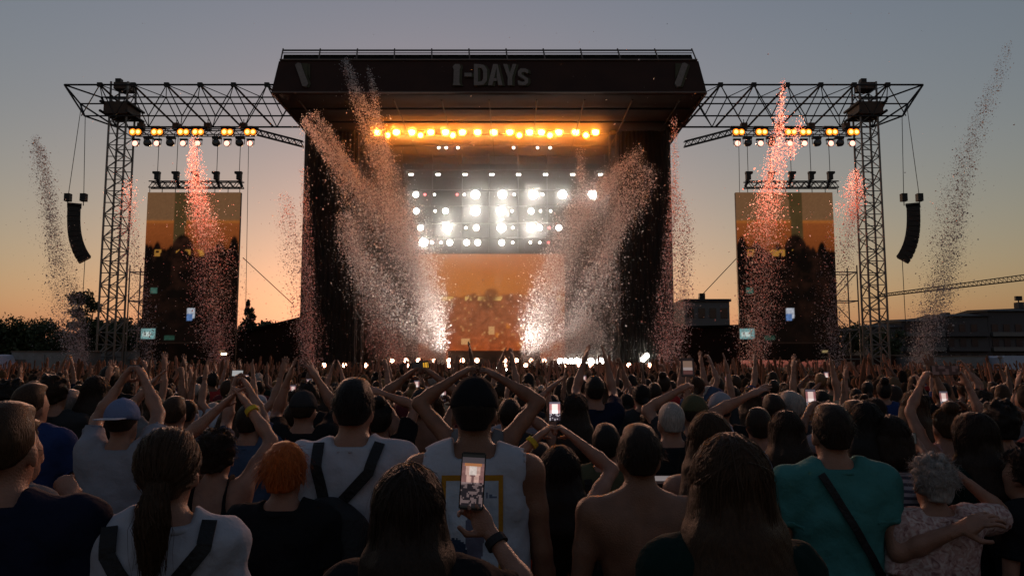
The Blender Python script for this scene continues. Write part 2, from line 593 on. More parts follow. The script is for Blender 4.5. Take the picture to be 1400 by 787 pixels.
# ------------------------------------------------------------------ lamps
def lampmats():
    M['lens_xl'] = emit('lens_white_full', (1.0, 0.97, 0.90), 20)
    M['lens_l'] = emit('lens_white_bright', (1.0, 0.97, 0.90), 15)
    M['lens_m'] = emit('lens_white_medium', (1.0, 0.95, 0.86), 12)
    M['lens_s'] = emit('lens_white_low', (1.0, 0.93, 0.82), 6)
    M['lens_red'] = emit('lens_red', (1.0, 0.12, 0.12), 2)
    M['lens_orange'] = emit('lens_orange', (1.0, 0.19, 0.006), 95)
    M['lens_core'] = emit('lens_orange_core', (1.0, 0.42, 0.07), 45)
    M['lens_pink'] = emit('lens_pink_white', (1.0, 0.42, 0.32), 1.1)
    M['lens_foot'] = emit('lens_foot_white', (1.0, 0.46, 0.28), 10)
    M['lens_dark'] = mat('unlit_glass_lens', (0.03, 0.03, 0.035), 0.1, spec=0.6)


def own_light(parent, loc, target, col, watt, deg, name='beam'):
    """the light a lamp throws, kept under that lamp"""
    L = bpy.data.lights.new(name, 'SPOT')
    L.energy = watt
    L.color = col
    L.spot_size = R(deg)
    L.spot_blend = .6
    L.shadow_soft_size = .15
    o = bpy.data.objects.new(name, L)
    m = Matrix.Translation(loc) @ (Vector(target) - Vector(loc)).to_track_quat('-Z', 'Y').to_matrix().to_4x4()
    COL.objects.link(o)
    o.parent = parent
    o.matrix_parent_inverse = parent.matrix_basis.inverted()
    o.matrix_basis = m


lampmats()
FW = Matrix.Rotation(R(90), 4, 'X')            # local +Z of a unit lens -> -Y


def face(loc, r, d=0.3, tilt=0.0):
    return Matrix.Translation(loc) @ Matrix.Rotation(tilt, 4, 'X') @ FW @ Matrix.Diagonal((r, r, d, 1))


_lampkind = {}


def lamp(kind, loc, label, cat='lamp', group=None, name='stage_lamp'):
    """kind -> prototype at the origin, then copies"""
    if kind not in _lampkind:
        hang, lensm, r, extra = LK[kind]
        t = thing(name, '', cat)
        obj('housing', unit_mesh('can', M['plastic']), t, Matrix.Translation((0, r * .75, 0)) @ FW @ Matrix.Rotation(math.pi, 4, 'X') @ Matrix.Diagonal((-r * 1.18, r * 1.18, r * 1.5, 1)))
        if hang:
            box(t, 'yoke_arm', (-r * 1.3, r * .8, r * .6), (r * .12, r * .3, r * 1.7), M['plastic'])
            box(t, 'yoke_arm', (r * 1.3, r * .8, r * .6), (r * .12, r * .3, r * 1.7), M['plastic'])
            box(t, 'base', (0, r * .8, r * 1.65), (r * 2.75, r * 1.1, r * .5), M['plastic'])
        else:
            box(t, 'yoke_arm', (-r * 1.3, r * .8, -r * .5), (r * .12, r * .3, r * 1.5), M['plastic'])
            box(t, 'yoke_arm', (r * 1.3, r * .8, -r * .5), (r * .12, r * .3, r * 1.5), M['plastic'])
            box(t, 'base', (0, r * .8, -r * 1.35), (r * 2.75, r * 1.5, r * .4), M['plastic'])
        obj('lens', unit_mesh('lens', M[lensm]), t, face((0, -r * .02, 0), r, r * .6))
        if extra:
            obj('bulb', unit_mesh('lens', M[extra]), t, face((0, -r * .22, 0), r * .55, r * .6))
        _lampkind[kind] = t
        o = t
        o.matrix_basis = Matrix.Translation(loc)
    else:
        o = copy_tree(_lampkind[kind], Matrix.Translation(loc))
    o['label'] = label
    o['category'] = cat
    if group:
        o['group'] = group
    return o


LK = dict(
    xl=(True, 'lens_xl', .36, None), l=(True, 'lens_l', .34, None), m=(True, 'lens_m', .23, None), s=(True, 'lens_s', .10, None),
    red=(True, 'lens_red', .11, None), top=(True, 'lens_s', .09, None),
    orange=(True, 'lens_orange', .26, 'lens_core'), amber=(True, 'lens_orange', .2, None), amberdim=(True, 'lens_dark', .24, None),
    foot=(False, 'lens_foot', .15, None), footbig=(False, 'lens_l', .24, None), footmid=(False, 'lens_m', .17, None),
    dark=(True, 'lens_dark', .2, None),
)
YR = 60.5                                        # plane of the light wall above the video wall
rows = [
    (266, [('m', 568.6), ('s', 594), ('l', 650), ('l', 687), ('xl', 729), ('l', 769), ('l', 810), ('red', 581), ('red', 625), ('s', 703), ('s', 635), ('s', 742)]),
    (288.6, [('m', 569), ('m', 609), ('xl', 650), ('xl', 685), ('m', 726), ('s', 739), ('s', 700), ('s', 595), ('s', 753), ('dark', 769), ('dark', 810)]),
    (311.4, [('m', 575), ('xl', 611.5), ('m', 651), ('l', 685.6), ('xl', 726), ('m', 737.5), ('m', 764), ('s', 637), ('s', 701), ('red', 751), ('dark', 810)]),
    (331.5, [('l', 579), ('s', 603), ('m', 615), ('m', 638), ('m', 653), ('m', 686), ('s', 701), ('s', 725), ('s', 738), ('red', 750), ('s', 591)]),
]
rig = thing('lamp_rig', 'dark metal lighting frame hanging above the orange video wall', 'lighting rig', at(690, 340, YR + .6))
for py, _l in rows + [(238.7, None)]:
    a, b = at(548, py - 6, YR + .55), at(828, py - 6, YR + .55)
    bar(rig, 'crossbar', a, b, .06, M['alu'])
    bar(rig, 'crossbar', a + Vector((0, .4, .1)), b + Vector((0, .4, .1)), .05, M['alu'])
for px in (548, 590, 631, 668, 708, 748, 790, 828):
    a = at(px, 345, YR + .9)
    bar(rig, 'upright', a, Vector((a.x, a.y, zc - .1)), .06, M['alu'])
gauze = quad(rig, 'backing_panel', [at(546, 347, YR + 1.3), at(830, 347, YR + 1.3), at(830, 243, YR + 1.3), at(546, 243, YR + 1.3)], mat('grey_backing_gauze', (0.07, 0.065, 0.055), 0.8), .06)
names = {0: 'top', 1: 'second', 2: 'third', 3: 'bottom'}
desc = dict(xl='dazzling large white', l='bright white', m='medium white', s='small dim white', red='small red', dark='unlit black')
for ri, (py, ll) in enumerate(rows):
    for k, px in ll:
        lamp(k, at(px, py, YR), f'{desc[k]} stage lamp in the {names[ri]} row above the video wall', group=f'{names[ri]} row of lamps above the video wall')
for px in (562, 599, 636, 672.5, 709, 746, 783, 821):
    for dx in (-1.6, 1.6):
        lamp('top', at(px + dx, 238.7, YR), 'tiny paired white lamp on the beam over the white lamp rows', group='paired lamps over the white lamp rows')
# the beams the brighter lamps throw over the pit
for py, ll in rows:
    for k, px in ll:
        if k in ('xl', 'l'):
            q = at(px, py, YR - .45)
            own_light(rig, q, at(540 if px < 668 else 800, 330 + (px % 7) * 12, 47), (1.0, .95, .88), 55, 60)
# orange row under the roof
YO = 55.5
for px in (516, 542, 563, 589, 609, 632, 653, 675, 697, 724, 740, 764, 787, 814):
    lamp('orange', at(px, 180.5, YO), 'glowing orange floodlight in the row under the stage roof', group='orange floodlights under the stage roof')
for px in (530, 575, 619, 710, 752, 801):
    lamp('amber', at(px, 185, YO - .2), 'low amber wash lamp hung between the orange floodlights under the roof', group='amber wash lamps under the stage roof')
lamp('amberdim', at(491, 181, YO), 'unlit lamp at the orange row end over the wing nearer the trees', group=None)
lamp('amberdim', at(838, 181, YO), 'unlit lamp at the orange row end over the wing nearer the apartment block', group=None)
for px in (516, 542, 563, 589, 609, 632, 653, 675, 697, 724, 740, 764, 787, 814):
    q = at(px, 181, YO - .5)
    own_light(rig, q, (q.x * .6, 12, 1.5), (1.0, .38, .08), 150, 80)
tr = thing('lighting_truss', 'long lattice truss carrying the orange floodlights under the stage roof', 'truss', at(665, 170, YO + .3))


def box_truss(parent, a, b, w, hgt, n, rc, rb, m, mb=None, chord='chord', brace='brace'):
    a, b = Vector(a), Vector(b)
    dz, dy = Vector((0, 0, hgt)), Vector((0, w, 0))
    for o in (Vector(), dz, dy, dy + dz):
        bar(parent, chord, a + o, b + o, rc, m)
    for i in range(n):
        p, q = a.lerp(b, i / n), a.lerp(b, (i + 1) / n)
        for o in (Vector(), dy):
            bar(parent, brace, p + o + (dz if i % 2 else Vector()), q + o + (Vector() if i % 2 else dz), rb, mb or m)
        if i % 2:
            bar(parent, brace, p, p + dy, rb, mb or m)


box_truss(tr, at(478, 172, YO + .25), at(856, 172, YO + .25), .5, .5, 28, .05, .03, M['alu'])
for px in (500, 580, 668, 755, 835):
    p = at(px, 172, YO + .5)
    bar(tr, 'hoist_chain', p, Vector((p.x, p.y, zc - .1)), .025, M['cable'])
# a few small white lamps hung below the orange truss
for px in (600, 610, 626, 702, 735, 752):
    lamp('top', at(px, 202, YO + 1), 'tiny white marker lamp hung below the orange floodlights', group='marker lamps below the orange row')

# foot lights along the stage edge
YD = 53.8
for px in (443, 471, 500, 528, 556, 614, 690, 719, 775, 792, 808, 835, 860, 888):
    lamp('foot', at(px, 499, YD - .9), 'small pink-white foot lamp at the bottom front of the stage', name='foot_lamp', group='foot lamps at the bottom front of the stage')
for px in (536, 555, 572, 594, 614, 632, 652, 690, 706, 726, 744):
    lamp('foot', at(px, 492.5, YD + .4), 'small pink-white floor lamp standing on the stage deck edge', name='floor_lamp', group='floor lamps on the stage deck edge')
for px in (766, 773, 781, 789, 797):
    lamp('footbig', at(px, 493.5 + (px % 3) * .6, YD + .4), 'dazzling white floor lamp in the tight cluster on the deck edge', name='floor_lamp', group='cluster of dazzling floor lamps')
for px in (808, 820, 826, 881, 884, 879):
    lamp('footmid' if px > 850 else 'footbig', at(px, 494 if px < 850 else 490 - (px - 880), YD + .4), 'white floor lamp beside the dazzling cluster on the deck edge', name='floor_lamp', group='white floor lamps beside the cluster')
for px, tx, ty in ((652, 500, 230), (644, 530, 360), (680, 830, 270), (690, 790, 380)):  # lamps added low in the pit to brighten the confetti jets
    q = at(px, 506, 45.9)
    o = lamp('footmid', q, 'added upturned white lamp brightening a confetti jet', name='floor_lamp', group='added lamps brightening the confetti jets')
    own_light(o, q + Vector((0, -.4, .1)), at(tx, ty, 47), (1.0, .93, .86), 1000, 56)
# moving lights / gear in silhouette on deck: wedge monitors
for px in (600, 640, 664, 700, 745):
    p = at(px, 497, YD + 1.2)
    w = mesh_py('stage_monitor', [(-.35, -.25, 0), (.35, -.25, 0), (.35, .25, 0), (-.35, .25, 0), (-.35, .05, .4), (.35, .05, .4), (.35, .25, .4), (-.35, .25, .4)],
                [(3, 2, 1, 0), (0, 1, 5, 4), (4, 5, 6, 7), (2, 3, 7, 6), (1, 2, 6, 5), (3, 0, 4, 7)], M['grille'])
    tag(obj('stage_monitor', w, None, Matrix.Translation((p.x, p.y, DECK))), 'black wedge monitor speaker on the stage deck', 'speaker', 'wedge monitors on the deck')

# smoke that fills the stage
sm = bpy.data.materials.new('stage_smoke')
sm.use_nodes = True
sn, sl = sm.node_tree.nodes, sm.node_tree.links
sn.clear()
so = sn.new('ShaderNodeOutputMaterial')
sv = sn.new('ShaderNodeVolumePrincipled')
sv.inputs['Color'].default_value = (0.9, 0.85, 0.8, 1)
sv.inputs['Density'].default_value = 0.040
sv.inputs['Anisotropy'].default_value = 0.86
sl.new(sv.outputs[0], so.inputs['Volume'])
bmx = bmesh.new()
bmesh.ops.create_cube(bmx, size=1)
sme = bpy.data.meshes.new('stage_smoke')
bmx.to_mesh(sme)
bmx.free()
sme.materials.append(sm)
x0, x1 = wl0 + .3, wl1 - .3
smo = obj('stage_smoke', sme, None, Matrix.Translation(((x0 + x1) / 2, (YL - 2.2 + YB - .4) / 2, (.3 + zc - .05) / 2)) @ Matrix.Diagonal((x1 - x0, YB - .4 - YL + 2.2, zc - .35, 1)))
tag(smo, 'thin pale smoke hanging inside the stage', 'smoke', kind='stuff')

# ------------------------------------------------------------------ side trusses, towers, light bars, screens' rigging, line arrays
def side_rig(s):
    """s=-1 rig beside the trees, s=1 rig beside the apartment block"""
    AX = 675.0
    mx = (lambda p: p) if s < 0 else (lambda p: 2 * AX - p)
    where = 'near the trees' if s < 0 else 'near the apartment block'
    yb = YT + 2.6
    zt, zb = at(mx(200), 116, YT).z, at(mx(200), 158.5, YT).z
    zm = (zt + zb) / 2
    t = thing('roof_truss', f'huge open lattice truss jutting from the stage roof over the screen {where}', 'truss', Vector((at(mx(240), 158, YT).x, YT, zb)))
    X = lambda p: at(mx(p), 116, YT).x

    def xb(p):                                   # x at the back plane for a photo pixel
        return at(mx(p), 131, yb).x
    endx = X(420)
    bar(t, 'chord', (X(88), YT, zt), (endx, YT, zt), .072, M['steel'])
    bar(t, 'chord', (X(112), yb, zt), (endx, yb, zt), .058, M['steel'])
    bar(t, 'chord', (X(97), YT + 1.3, zm + .2), (endx, YT + 1.3, zm + .2), .058, M['steel'])
    bar(t, 'chord', (X(118), YT, zb), (endx, YT, zb), .058, M['steel'])
    bar(t, 'chord', (X(136), yb, zb), (endx, yb, zb), .072, M['steel'])
    A, B, C_, D, E = Vector((X(88), YT, zt)), Vector((X(97), YT + 1.3, zm + .2)), Vector((X(118), YT, zb)), Vector((X(136), yb, zb)), Vector((X(112), yb, zt))
    for p, q in ((A, B), (B, C_), (C_, D), (B, D), (A, E), (E, D), (A, C_)):
        bar(t, 'end_brace', p, q, .065, M['steel'])
    nodes = [136.5 + 45.7 * i for i in range(7)]
    for i, p in enumerate(nodes):
        q = p + 22.8
        tf = Vector((X(p), YT, zt))
        bar(t, 'diagonal', tf, (X(q), YT, zb), .042, M['steel'])
        bar(t, 'diagonal', tf, (X(p - 22.8), YT, zb), .042, M['steel'])
        bar(t, 'diagonal', tf, (X(q + 18), yb, zb), .08, M['rust'])
        bar(t, 'diagonal', (X(p), yb, zb), (X(q), yb, zt), .042, M['steel'])
        bar(t, 'diagonal', (X(p), yb, zb), (X(p - 22.8), yb, zt), .042, M['steel'])
        bar(t, 'diagonal', tf, (X(q), yb, zt), .036, M['steel'])
        bar(t, 'diagonal', tf, (X(p - 22.8), yb, zt), .036, M['steel'])
        bar(t, 'diagonal', (X(q), YT, zb), (X(p), yb, zb), .036, M['steel'])
        box(t, 'node_plate', tf, (.34, .2, .3), M['steel'])
    # tower
    tb = at(mx(157), 480, YT + 1.3)
    tt = at(mx(168), 150, YT + 1.3)
    tx = at(mx(167), 160, YT + 1.3).x
    w = .62
    tw = thing('lattice_tower', f'slender lattice steel tower holding up the truss {where}', 'tower', (tx, YT + 1.3, 0))
    top = zt + .5
    for ox in (-w, w):
        for oy in (-w, w):
            bar(tw, 'leg', (tx + ox, YT + 1.3 + oy, 0), (tx + ox, YT + 1.3 + oy, top), .075, M['alu'])
    n = 26
    hh = (top - .5) / n
    for i in range(n):
        z0, z1 = i * hh, (i + 1) * hh
        for oy in (-w, w):
            e = w if i % 2 else -w
            bar(tw, 'brace', (tx - e, YT + 1.3 + oy, z0), (tx + e, YT + 1.3 + oy, z1), .04, M['alu'])
            bar(tw, 'brace', (tx - w, YT + 1.3 + oy, z0), (tx + w, YT + 1.3 + oy, z0), .035, M['alu'])
        for ox in (-w, w):
            e = w if i % 2 else -w
            bar(tw, 'brace', (tx + ox, YT + 1.3 - e, z0), (tx + ox, YT + 1.3 + e, z1), .04, M['alu'])
    # sleeve block where the truss grips the tower
    sl_ = box(tw, 'sleeve_block', (tx, YT + 1.3, zb + .75), (1.75, 2.0, .9), M['rust'])
    for ox in (-1, 1):
        for oz in (-.35, .35):
            bar(tw, 'sleeve_beam', (tx + ox * .95, YT, zb + .75 + oz), (tx + ox * .95, yb, zb + .75 + oz), .11, M['steel'])
    box(tw, 'sleeve_frame', (tx, YT + .25, zb + 1.45), (1.5, .14, .14), M['steel'])
    box(tw, 'top_block', (tx + .1, YT + 1.3, zt + .25), (1.15, 1.1, .5), M['rust'])
    box(tw, 'top_winch', (tx - .2, YT + 1.0, zt + .62), (.4, .4, .35), M['steel'])
    # scaffold ballast frame next to the tower
    sc = thing('scaffold_frame', f'see-through scaffold frame at the foot of the tower {where}', 'scaffold', (tx - s * 1.9, YT + 2.3, 0))
    sx = tx - s * 2.0
    for ox in (-.95, .95):
        for oy in (-.8, .8):
            bar(sc, 'upright', (sx + ox, YT + 2.3 + oy, 0), (sx + ox, YT + 2.3 + oy, 9.2), .05, M['alu'])
    for k in range(5):
        z0 = .3 + k * 2.1
        for oy in (-.8, .8):
            bar(sc, 'ledger', (sx - .95, YT + 2.3 + oy, z0), (sx + .95, YT + 2.3 + oy, z0), .04, M['alu'])
            if k < 4:
                e = .95 if k % 2 else -.95
                bar(sc, 'brace', (sx - e, YT + 2.3 + oy, z0), (sx + e, YT + 2.3 + oy, z0 + 2.1), .035, M['alu'])
        for ox in (-.95, .95):
            bar(sc, 'ledger', (sx + ox, YT + 1.5, z0), (sx + ox, YT + 3.1, z0), .04, M['alu'])
    # light bar under the truss
    la, lb = at(mx(182), 184, YT + .6), at(mx(346), 184, YT + .6)
    lt = thing('lighting_bar', f'short lattice bar of glowing lamps under the truss {where}', 'truss', (la + lb) / 2)
    box_truss(lt, la, lb, .45, .42, 18, .045, .03, M['alu'])
    for p in (193, 241, 284, 333):
        q = at(mx(p), 176, YT + .8)
        box(lt, 'hoist', (q.x, q.y, q.z + .15), (.45, .4, .5), M['amberhood'])
        bar(lt, 'hoist_chain', (q.x, q.y, q.z + .3), (q.x, q.y, zb), .03, M['cable'])
    for p in (184, 213.5, 249.5, 269.5, 309.5, 341):
        q = at(mx(p), 180.5, YT + .3)
        lamp('side_up_l', q + Vector((-.14, 0, 0)), f'glowing orange floodlight on the bar under the truss {where}', group=f'orange floodlights on the bar {where}')
        lamp('side_up_r', q + Vector((.26, 0, 0)), f'glowing orange floodlight on the bar under the truss {where}', group=f'orange floodlights on the bar {where}')
        q = at(mx(p + .4), 196, YT + .3)
        lamp('side_low', q, f'round pink-white moving lamp below the orange floodlights {where}', group=f'pink-white lamps on the bar {where}')
    for p, tp, ty in ((269.9, 276 if s < 0 else 292, 330), (184.4, 183, 320)):
        q = at(mx(p), 199, YT - .1)
        own_light(lt, q, at(mx(tp), ty, 46.8), (1.0, .36, .30), 420, 36)
    for p in (184, 213.5, 249.5, 269.5, 309.5, 341):
        q = at(mx(p), 181, YT - .15)
        own_light(lt, q, (q.x * .35, 8, 1.4), (1.0, .50, .32), 2000, 70)
    for p in (201, 232, 295, 327):
        q = at(mx(p), 195, YT + .3)
        d_ = lamp('hanging_dark', q, f'unlit black moving lamp hanging from the bar {where}', group=f'unlit lamps on the bar {where}')
    # oblique truss to the stage
    ob = thing('bracing_truss', f'thin sloping lattice truss tying the light bar to the stage {where}', 'truss', at(mx(380), 190, YT + .7))
    box_truss(ob, at(mx(340), 181, YT + .6), at(mx(414), 200, YT + 1.8), .35, .4, 16, .04, .025, M['steel'])
    # screen header truss with five motors
    ha, hb = at(mx(203), 256, YT + .1), at(mx(331), 256, YT + .1)
    ht = thing('header_truss', f'lattice header truss the video screen hangs from {where}', 'truss', (ha + hb) / 2)
    box_truss(ht, ha, hb, .4, .45, 20, .045, .03, M['steel'])
    for p in (205, 222, 240, 258, 276, 294, 312, 328):
        q = at(mx(p), 256, YT + .12)
        bar(ht, 'hanging_strap', q, (q.x, q.y, at(mx(p), 263.5, YT).z), .025, M['cable'])
    for p in (215, 241, 268, 296, 327):
        q = at(mx(p), 244, YT + .3)
        mh = thing('chain_hoist', f'black chain hoist on the screen header truss {where}', 'hoist', q, f'chain hoists on the header truss {where}')
        box(mh, 'motor', q + Vector((0, 0, .12)), (.32, .34, .42), M['plastic'])
        box(mh, 'arm', q + Vector((s * -.12, 0, -.32)), (.16, .2, .55), M['plastic'], Matrix.Rotation(.35 * s, 3, 'Y'))
        box(mh, 'hook_cap', q + Vector((.06 * s, 0, .42)), (.5, .3, .16), M['plastic'])
        bar(mh, 'chain', q + Vector((0, 0, .45)), (q.x, q.y, at(mx(p), 182, YT + .3).z), .022, M['cable'])
    # line array
    YA = YT - .4
    lp = [((89.5, 282), (112.5, 281.5))]
    la_ = thing('line_array', f'curved hanging column of black loudspeakers under the truss end {where}', 'loudspeaker', at(mx(103), 350, YA))
    n = 11
    p0 = at(mx(101.5), 284, YA)
    ang = 0.0
    pos = Vector(p0)
    hgt = (at(mx(101), 281, YA).z - at(mx(101), 352, YA).z) / n * 1.02
    wdt = 1.15
    cabw, cabd = 1.2, .8
    for i in range(n):
        ang = .02 + .58 * (i / (n - 1)) ** 1.8
        rot = Matrix.Rotation(s * 1.05, 3, 'Z') @ Matrix.Rotation(ang, 3, 'X')
        c = box(la_, 'cabinet', pos + rot @ Vector((0, 0, -hgt / 2)), (cabw, cabd, hgt * .95), M['plastic'], rot)
        box(c, 'grille', pos + rot @ Vector((0, -cabd / 2 - .01, -hgt / 2)), (cabw * .94, .03, hgt * .8), M['grille'], rot)
        pos += rot @ Vector((0, 0, -hgt * 1.02))
    fr = p0 + Vector((0, 0, .15))
    box(la_, 'bumper_frame', fr, (1.35, .9, .14), M['steel'], Matrix.Rotation(s * 1.05, 3, 'Z'))
    for p, ptop in ((93, 99), (114.5, 119)):
        q = at(mx(p), 270, YA)
        box(la_, 'hoist', q, (.38, .38, .55), M['plastic'])
        bar(la_, 'shackle', q, (q.x, q.y, fr.z), .03, M['cable'])
        e = Vector((X(ptop), YT + 1.3, zm + .2)) if p == 93 else Vector((X(ptop), YT, zb))
        bar(la_, 'chain', q, e, .022, M['cable'])
    # tail cable of the array and guy ropes of the stage
    e = pos + Vector((-s * .2, 0, 0))
    c = bar(None, 'cable', (e.x, YA, e.z + .2), (e.x, YA, 0), .022, M['cable'])
    tag(c, f'thin black tail cable dropping from the line array {where}', 'cable')
    a_, b_ = at(mx(340), 190, YT + .2), at(mx(338), 420, YT + .2)
    c = bar(None, 'cable', a_, (b_.x, b_.y, 0), .02, M['cable'])
    tag(c, f'straight black cable dropping from the light bar end {where}', 'cable')
    a_, b_ = at(mx(330), 350, YT + 6), at(mx(412), 440, YT + 6)
    if s < 0:
        c = bar(None, 'guy_rope', at(332, 352, YT + 6), at(400, 415, YT + 6), .03, M['cable'])
    else:
        c = bar(None, 'guy_rope', at(1008, 352, YT + 6), at(955, 408, YT + 6), .03, M['cable'])
    tag(c, f'slanting guy rope between the screen and the stage {where}', 'rope')


M['lens_side'] = emit('lens_side_amber', (1.0, 0.22, 0.015), 0.8)
M['lens_sidec'] = emit('lens_side_core', (1.0, 0.44, 0.09), 2.6)
LK.update(side_up_l=(True, 'lens_side', .25, 'lens_sidec'), side_up_r=(True, 'lens_side', .23, 'lens_sidec'), side_low=(True, 'lens_pink', .2, None), hanging_dark=(True, 'lens_dark', .24, None))
side_rig(-1)
side_rig(1)
# ------------------------------------------------------------------ confetti plumes (thousands of paper scraps each)
cm = bpy.data.materials.new('confetti_paper')
cm.use_nodes = True
cn, cl_ = cm.node_tree.nodes, cm.node_tree.links
cn.clear()
co = cn.new('ShaderNodeOutputMaterial')
ca = cn.new('ShaderNodeAttribute')
ca.attribute_name = 'Col'
cd = cn.new('ShaderNodeBsdfDiffuse')
ct = cn.new('ShaderNodeBsdfTranslucent')
cx = cn.new('ShaderNodeMixShader')
cx.inputs[0].default_value = 0.5
cl_.new(ca.outputs['Color'], cd.inputs['Color'])
cl_.new(ca.outputs['Color'], ct.inputs['Color'])
cl_.new(cd.outputs[0], cx.inputs[1])
cl_.new(ct.outputs[0], cx.inputs[2])
cl_.new(cx.outputs[0], co.inputs['Surface'])
PAL = dict(
    cream=[(.9, .86, .82), (.9, .88, .85), (.85, .74, .7), (.72, .58, .55)],
    pink=[(.85, .62, .6), (.8, .5, .48), (.85, .74, .7), (.75, .36, .33)],
    red=[(.85, .3, .25), (.85, .42, .38), (.8, .55, .5), (.85, .7, .66)],  # stands in for red lamp light on the plume tops
    grey=[(.55, .45, .46), (.66, .56, .56), (.42, .33, .35), (.7, .64, .63)],
)


def plume(label, streams, Y, pal, pal_lit_top=None):
    """streams: list of (polyline [(px,py,halfwidth,weight)...], count); scraps spread in 3D round the line"""
    P, colr, size = [], [], []
    for line, cnt in streams:
        cnt = int(cnt * (4.4 if pal == 'cream' else 3.5))
        px = np.array([q[0] for q in line], float)
        py = np.array([q[1] for q in line], float)
        hw = np.array([q[2] for q in line], float)
        wt = np.array([q[3] for q in line], float)
        tt = np.linspace(0, 1, 200)
        k = np.linspace(0, 1, len(line))
        w = np.interp(tt, k, wt)
        cdf = np.cumsum(w)
        cdf /= cdf[-1]
        t = np.interp(rng.random(cnt), cdf, tt)
        cx_, cy_, h_ = np.interp(t, k, px), np.interp(t, k, py), np.interp(t, k, hw)
        # streaky clumps inside the jet
        strand = rng.integers(0, 9, cnt)
        off = rng.normal(0, .42, 9)[strand] * h_ + rng.normal(0, .36, cnt) * h_
        off = off + .45 * h_ * np.sin(t * rng.uniform(3, 11, 9)[strand] + rng.uniform(0, 6.3, 9)[strand])
        out = rng.random(cnt) < .07
        off = np.where(out, rng.normal(0, 1.2, cnt) * h_, off)
        offd = rng.normal(0, .5, cnt) * h_ / F * Y
        dx = np.interp(t, k, np.gradient(px))
        dy = np.interp(t, k, np.gradient(py))
        L = np.hypot(dx, dy) + 1e-6
        x = cx_ - dy / L * off
        y = cy_ + dx / L * off + rng.normal(0, 3, cnt)
        Yd = Y + offd
        u, v = (x - 700) / F, (393.5 - y) / F
        ddy, ddz = CT - v * ST, ST + v * CT
        p = np.stack([u * Yd / ddy, Yd, CAMZ + ddz * Yd / ddy], 1)
        p = p[p[:, 2] > .6]
        P.append(p)
        m_ = len(p)
        a = np.array(PAL[pal])[rng.integers(0, 4, m_)]
        if pal_lit_top:  # lamp light coloured into the scraps, stronger with height
            b = np.array(PAL[pal_lit_top])[rng.integers(0, 4, m_)]
            hh = np.clip((p[:, 2] - 5) / 8, 0, 1)
            sel = rng.random(m_) < hh
            a[sel] = b[sel]
        colr.append(a)
        size.append(rng.uniform(.011, .027, m_) * (1 + 1.1 * (rng.random(m_) < .10)))
    P, colr, size = np.concatenate(P), np.concatenate(colr), np.concatenate(size)
    n = len(P)
    a = rng.normal(size=(n, 3))
    a /= np.linalg.norm(a, axis=1)[:, None]
    b = np.cross(a, rng.normal(size=(n, 3)))
    b /= np.linalg.norm(b, axis=1)[:, None]
    c = np.cross(a, b)
    V = np.stack([P + (a * .8 + b) * size[:, None], P + (a * .8 - b) * size[:, None] + c * (size * .4)[:, None], P + (-a * .8 - b) * size[:, None], P + (-a * .8 + b) * size[:, None] + c * (size * .4)[:, None]], 1).reshape(-1, 3)
    me = mesh_np('confetti_plume', V, np.arange(4 * n).reshape(-1, 4), cm)
    at_ = me.attributes.new('Col', 'FLOAT_COLOR', 'POINT')
    cc = np.concatenate([np.repeat(colr, 4, 0), np.ones((4 * n, 1))], 1)
    at_.data.foreach_set('color', cc.astype(np.float32).ravel())
    return tag(obj('confetti_plume', me), label, 'confetti', kind='stuff')


plume('greyish confetti plume rising beside the line array near the trees', [([(104, 500, 13, 1.5), (96, 450, 20, 1.3), (84, 390, 20, 1), (72, 330, 18, 1.0), (62, 270, 15, .8), (54, 220, 11, .5), (46, 188, 6, .15)], 3600)], 47, 'grey')
plume('grey confetti plume tinted as pink-lit in front of the lattice tower near the trees', [([(205, 500, 9, .7), (197, 440, 16, .7), (186, 360, 16, .8), (180, 290, 11, .6), (178, 245, 7, .2)], 1300)], 47, 'grey', 'pink')
plume('pink confetti plume tinted as red-lit in front of the screen near the trees', [([(300, 500, 12, 1.2), (298, 440, 24, 1.4), (288, 370, 26, 1.2), (278, 310, 20, 1.2), (270, 265, 12, 1), (265, 225, 7, .5), (264, 190, 4, .1)], 3600)], 46.5, 'pink', 'red')
plume('loose dark confetti plume beside the stage wall near the trees', [([(420, 500, 12, 1), (414, 440, 18, 1), (404, 370, 15, .8), (394, 310, 11, .7), (388, 265, 8, .3)], 1500), ([(424, 500, 8, 1), (422, 400, 9, 1), (418, 300, 7, .8), (415, 230, 5, .2)], 1100)], 47, 'pink')
plume('broad cream confetti jet leaning over the stage wing near the trees', [
    ([(602, 494, 8, 1.0), (580, 430, 26, 1.5), (552, 370, 34, 1.6), (522, 310, 34, 1.4), (488, 260, 24, 1.0), (455, 212, 14, .7), (416, 160, 8, .35)], 8500),
    ([(600, 490, 8, .8), (578, 420, 22, 1.2), (556, 350, 24, 1.2), (540, 290, 22, 1.2), (524, 230, 17, 1.0), (508, 180, 12, .8), (488, 130, 9, .5), (472, 82, 6, .3)], 4600),
    ([(530, 250, 10, .8), (522, 190, 8, .8), (514, 140, 6, .5), (504, 94, 4, .3)], 500),
    ([(485, 245, 8, .8), (462, 200, 7, .7), (428, 155, 5, .4)], 500),
    ([(586, 486, 14, 1), (530, 440, 28, 1.2), (500, 380, 26, 1), (480, 330, 20, .7), (470, 290, 12, .3)], 3400)], 46.9, 'cream')
plume('short orange-lit confetti jet low on the stage floor', [([(545, 496, 14, 1), (530, 470, 22, 1), (515, 440, 20, .5), (505, 405, 14, .2)], 1300)], 50, 'pink')
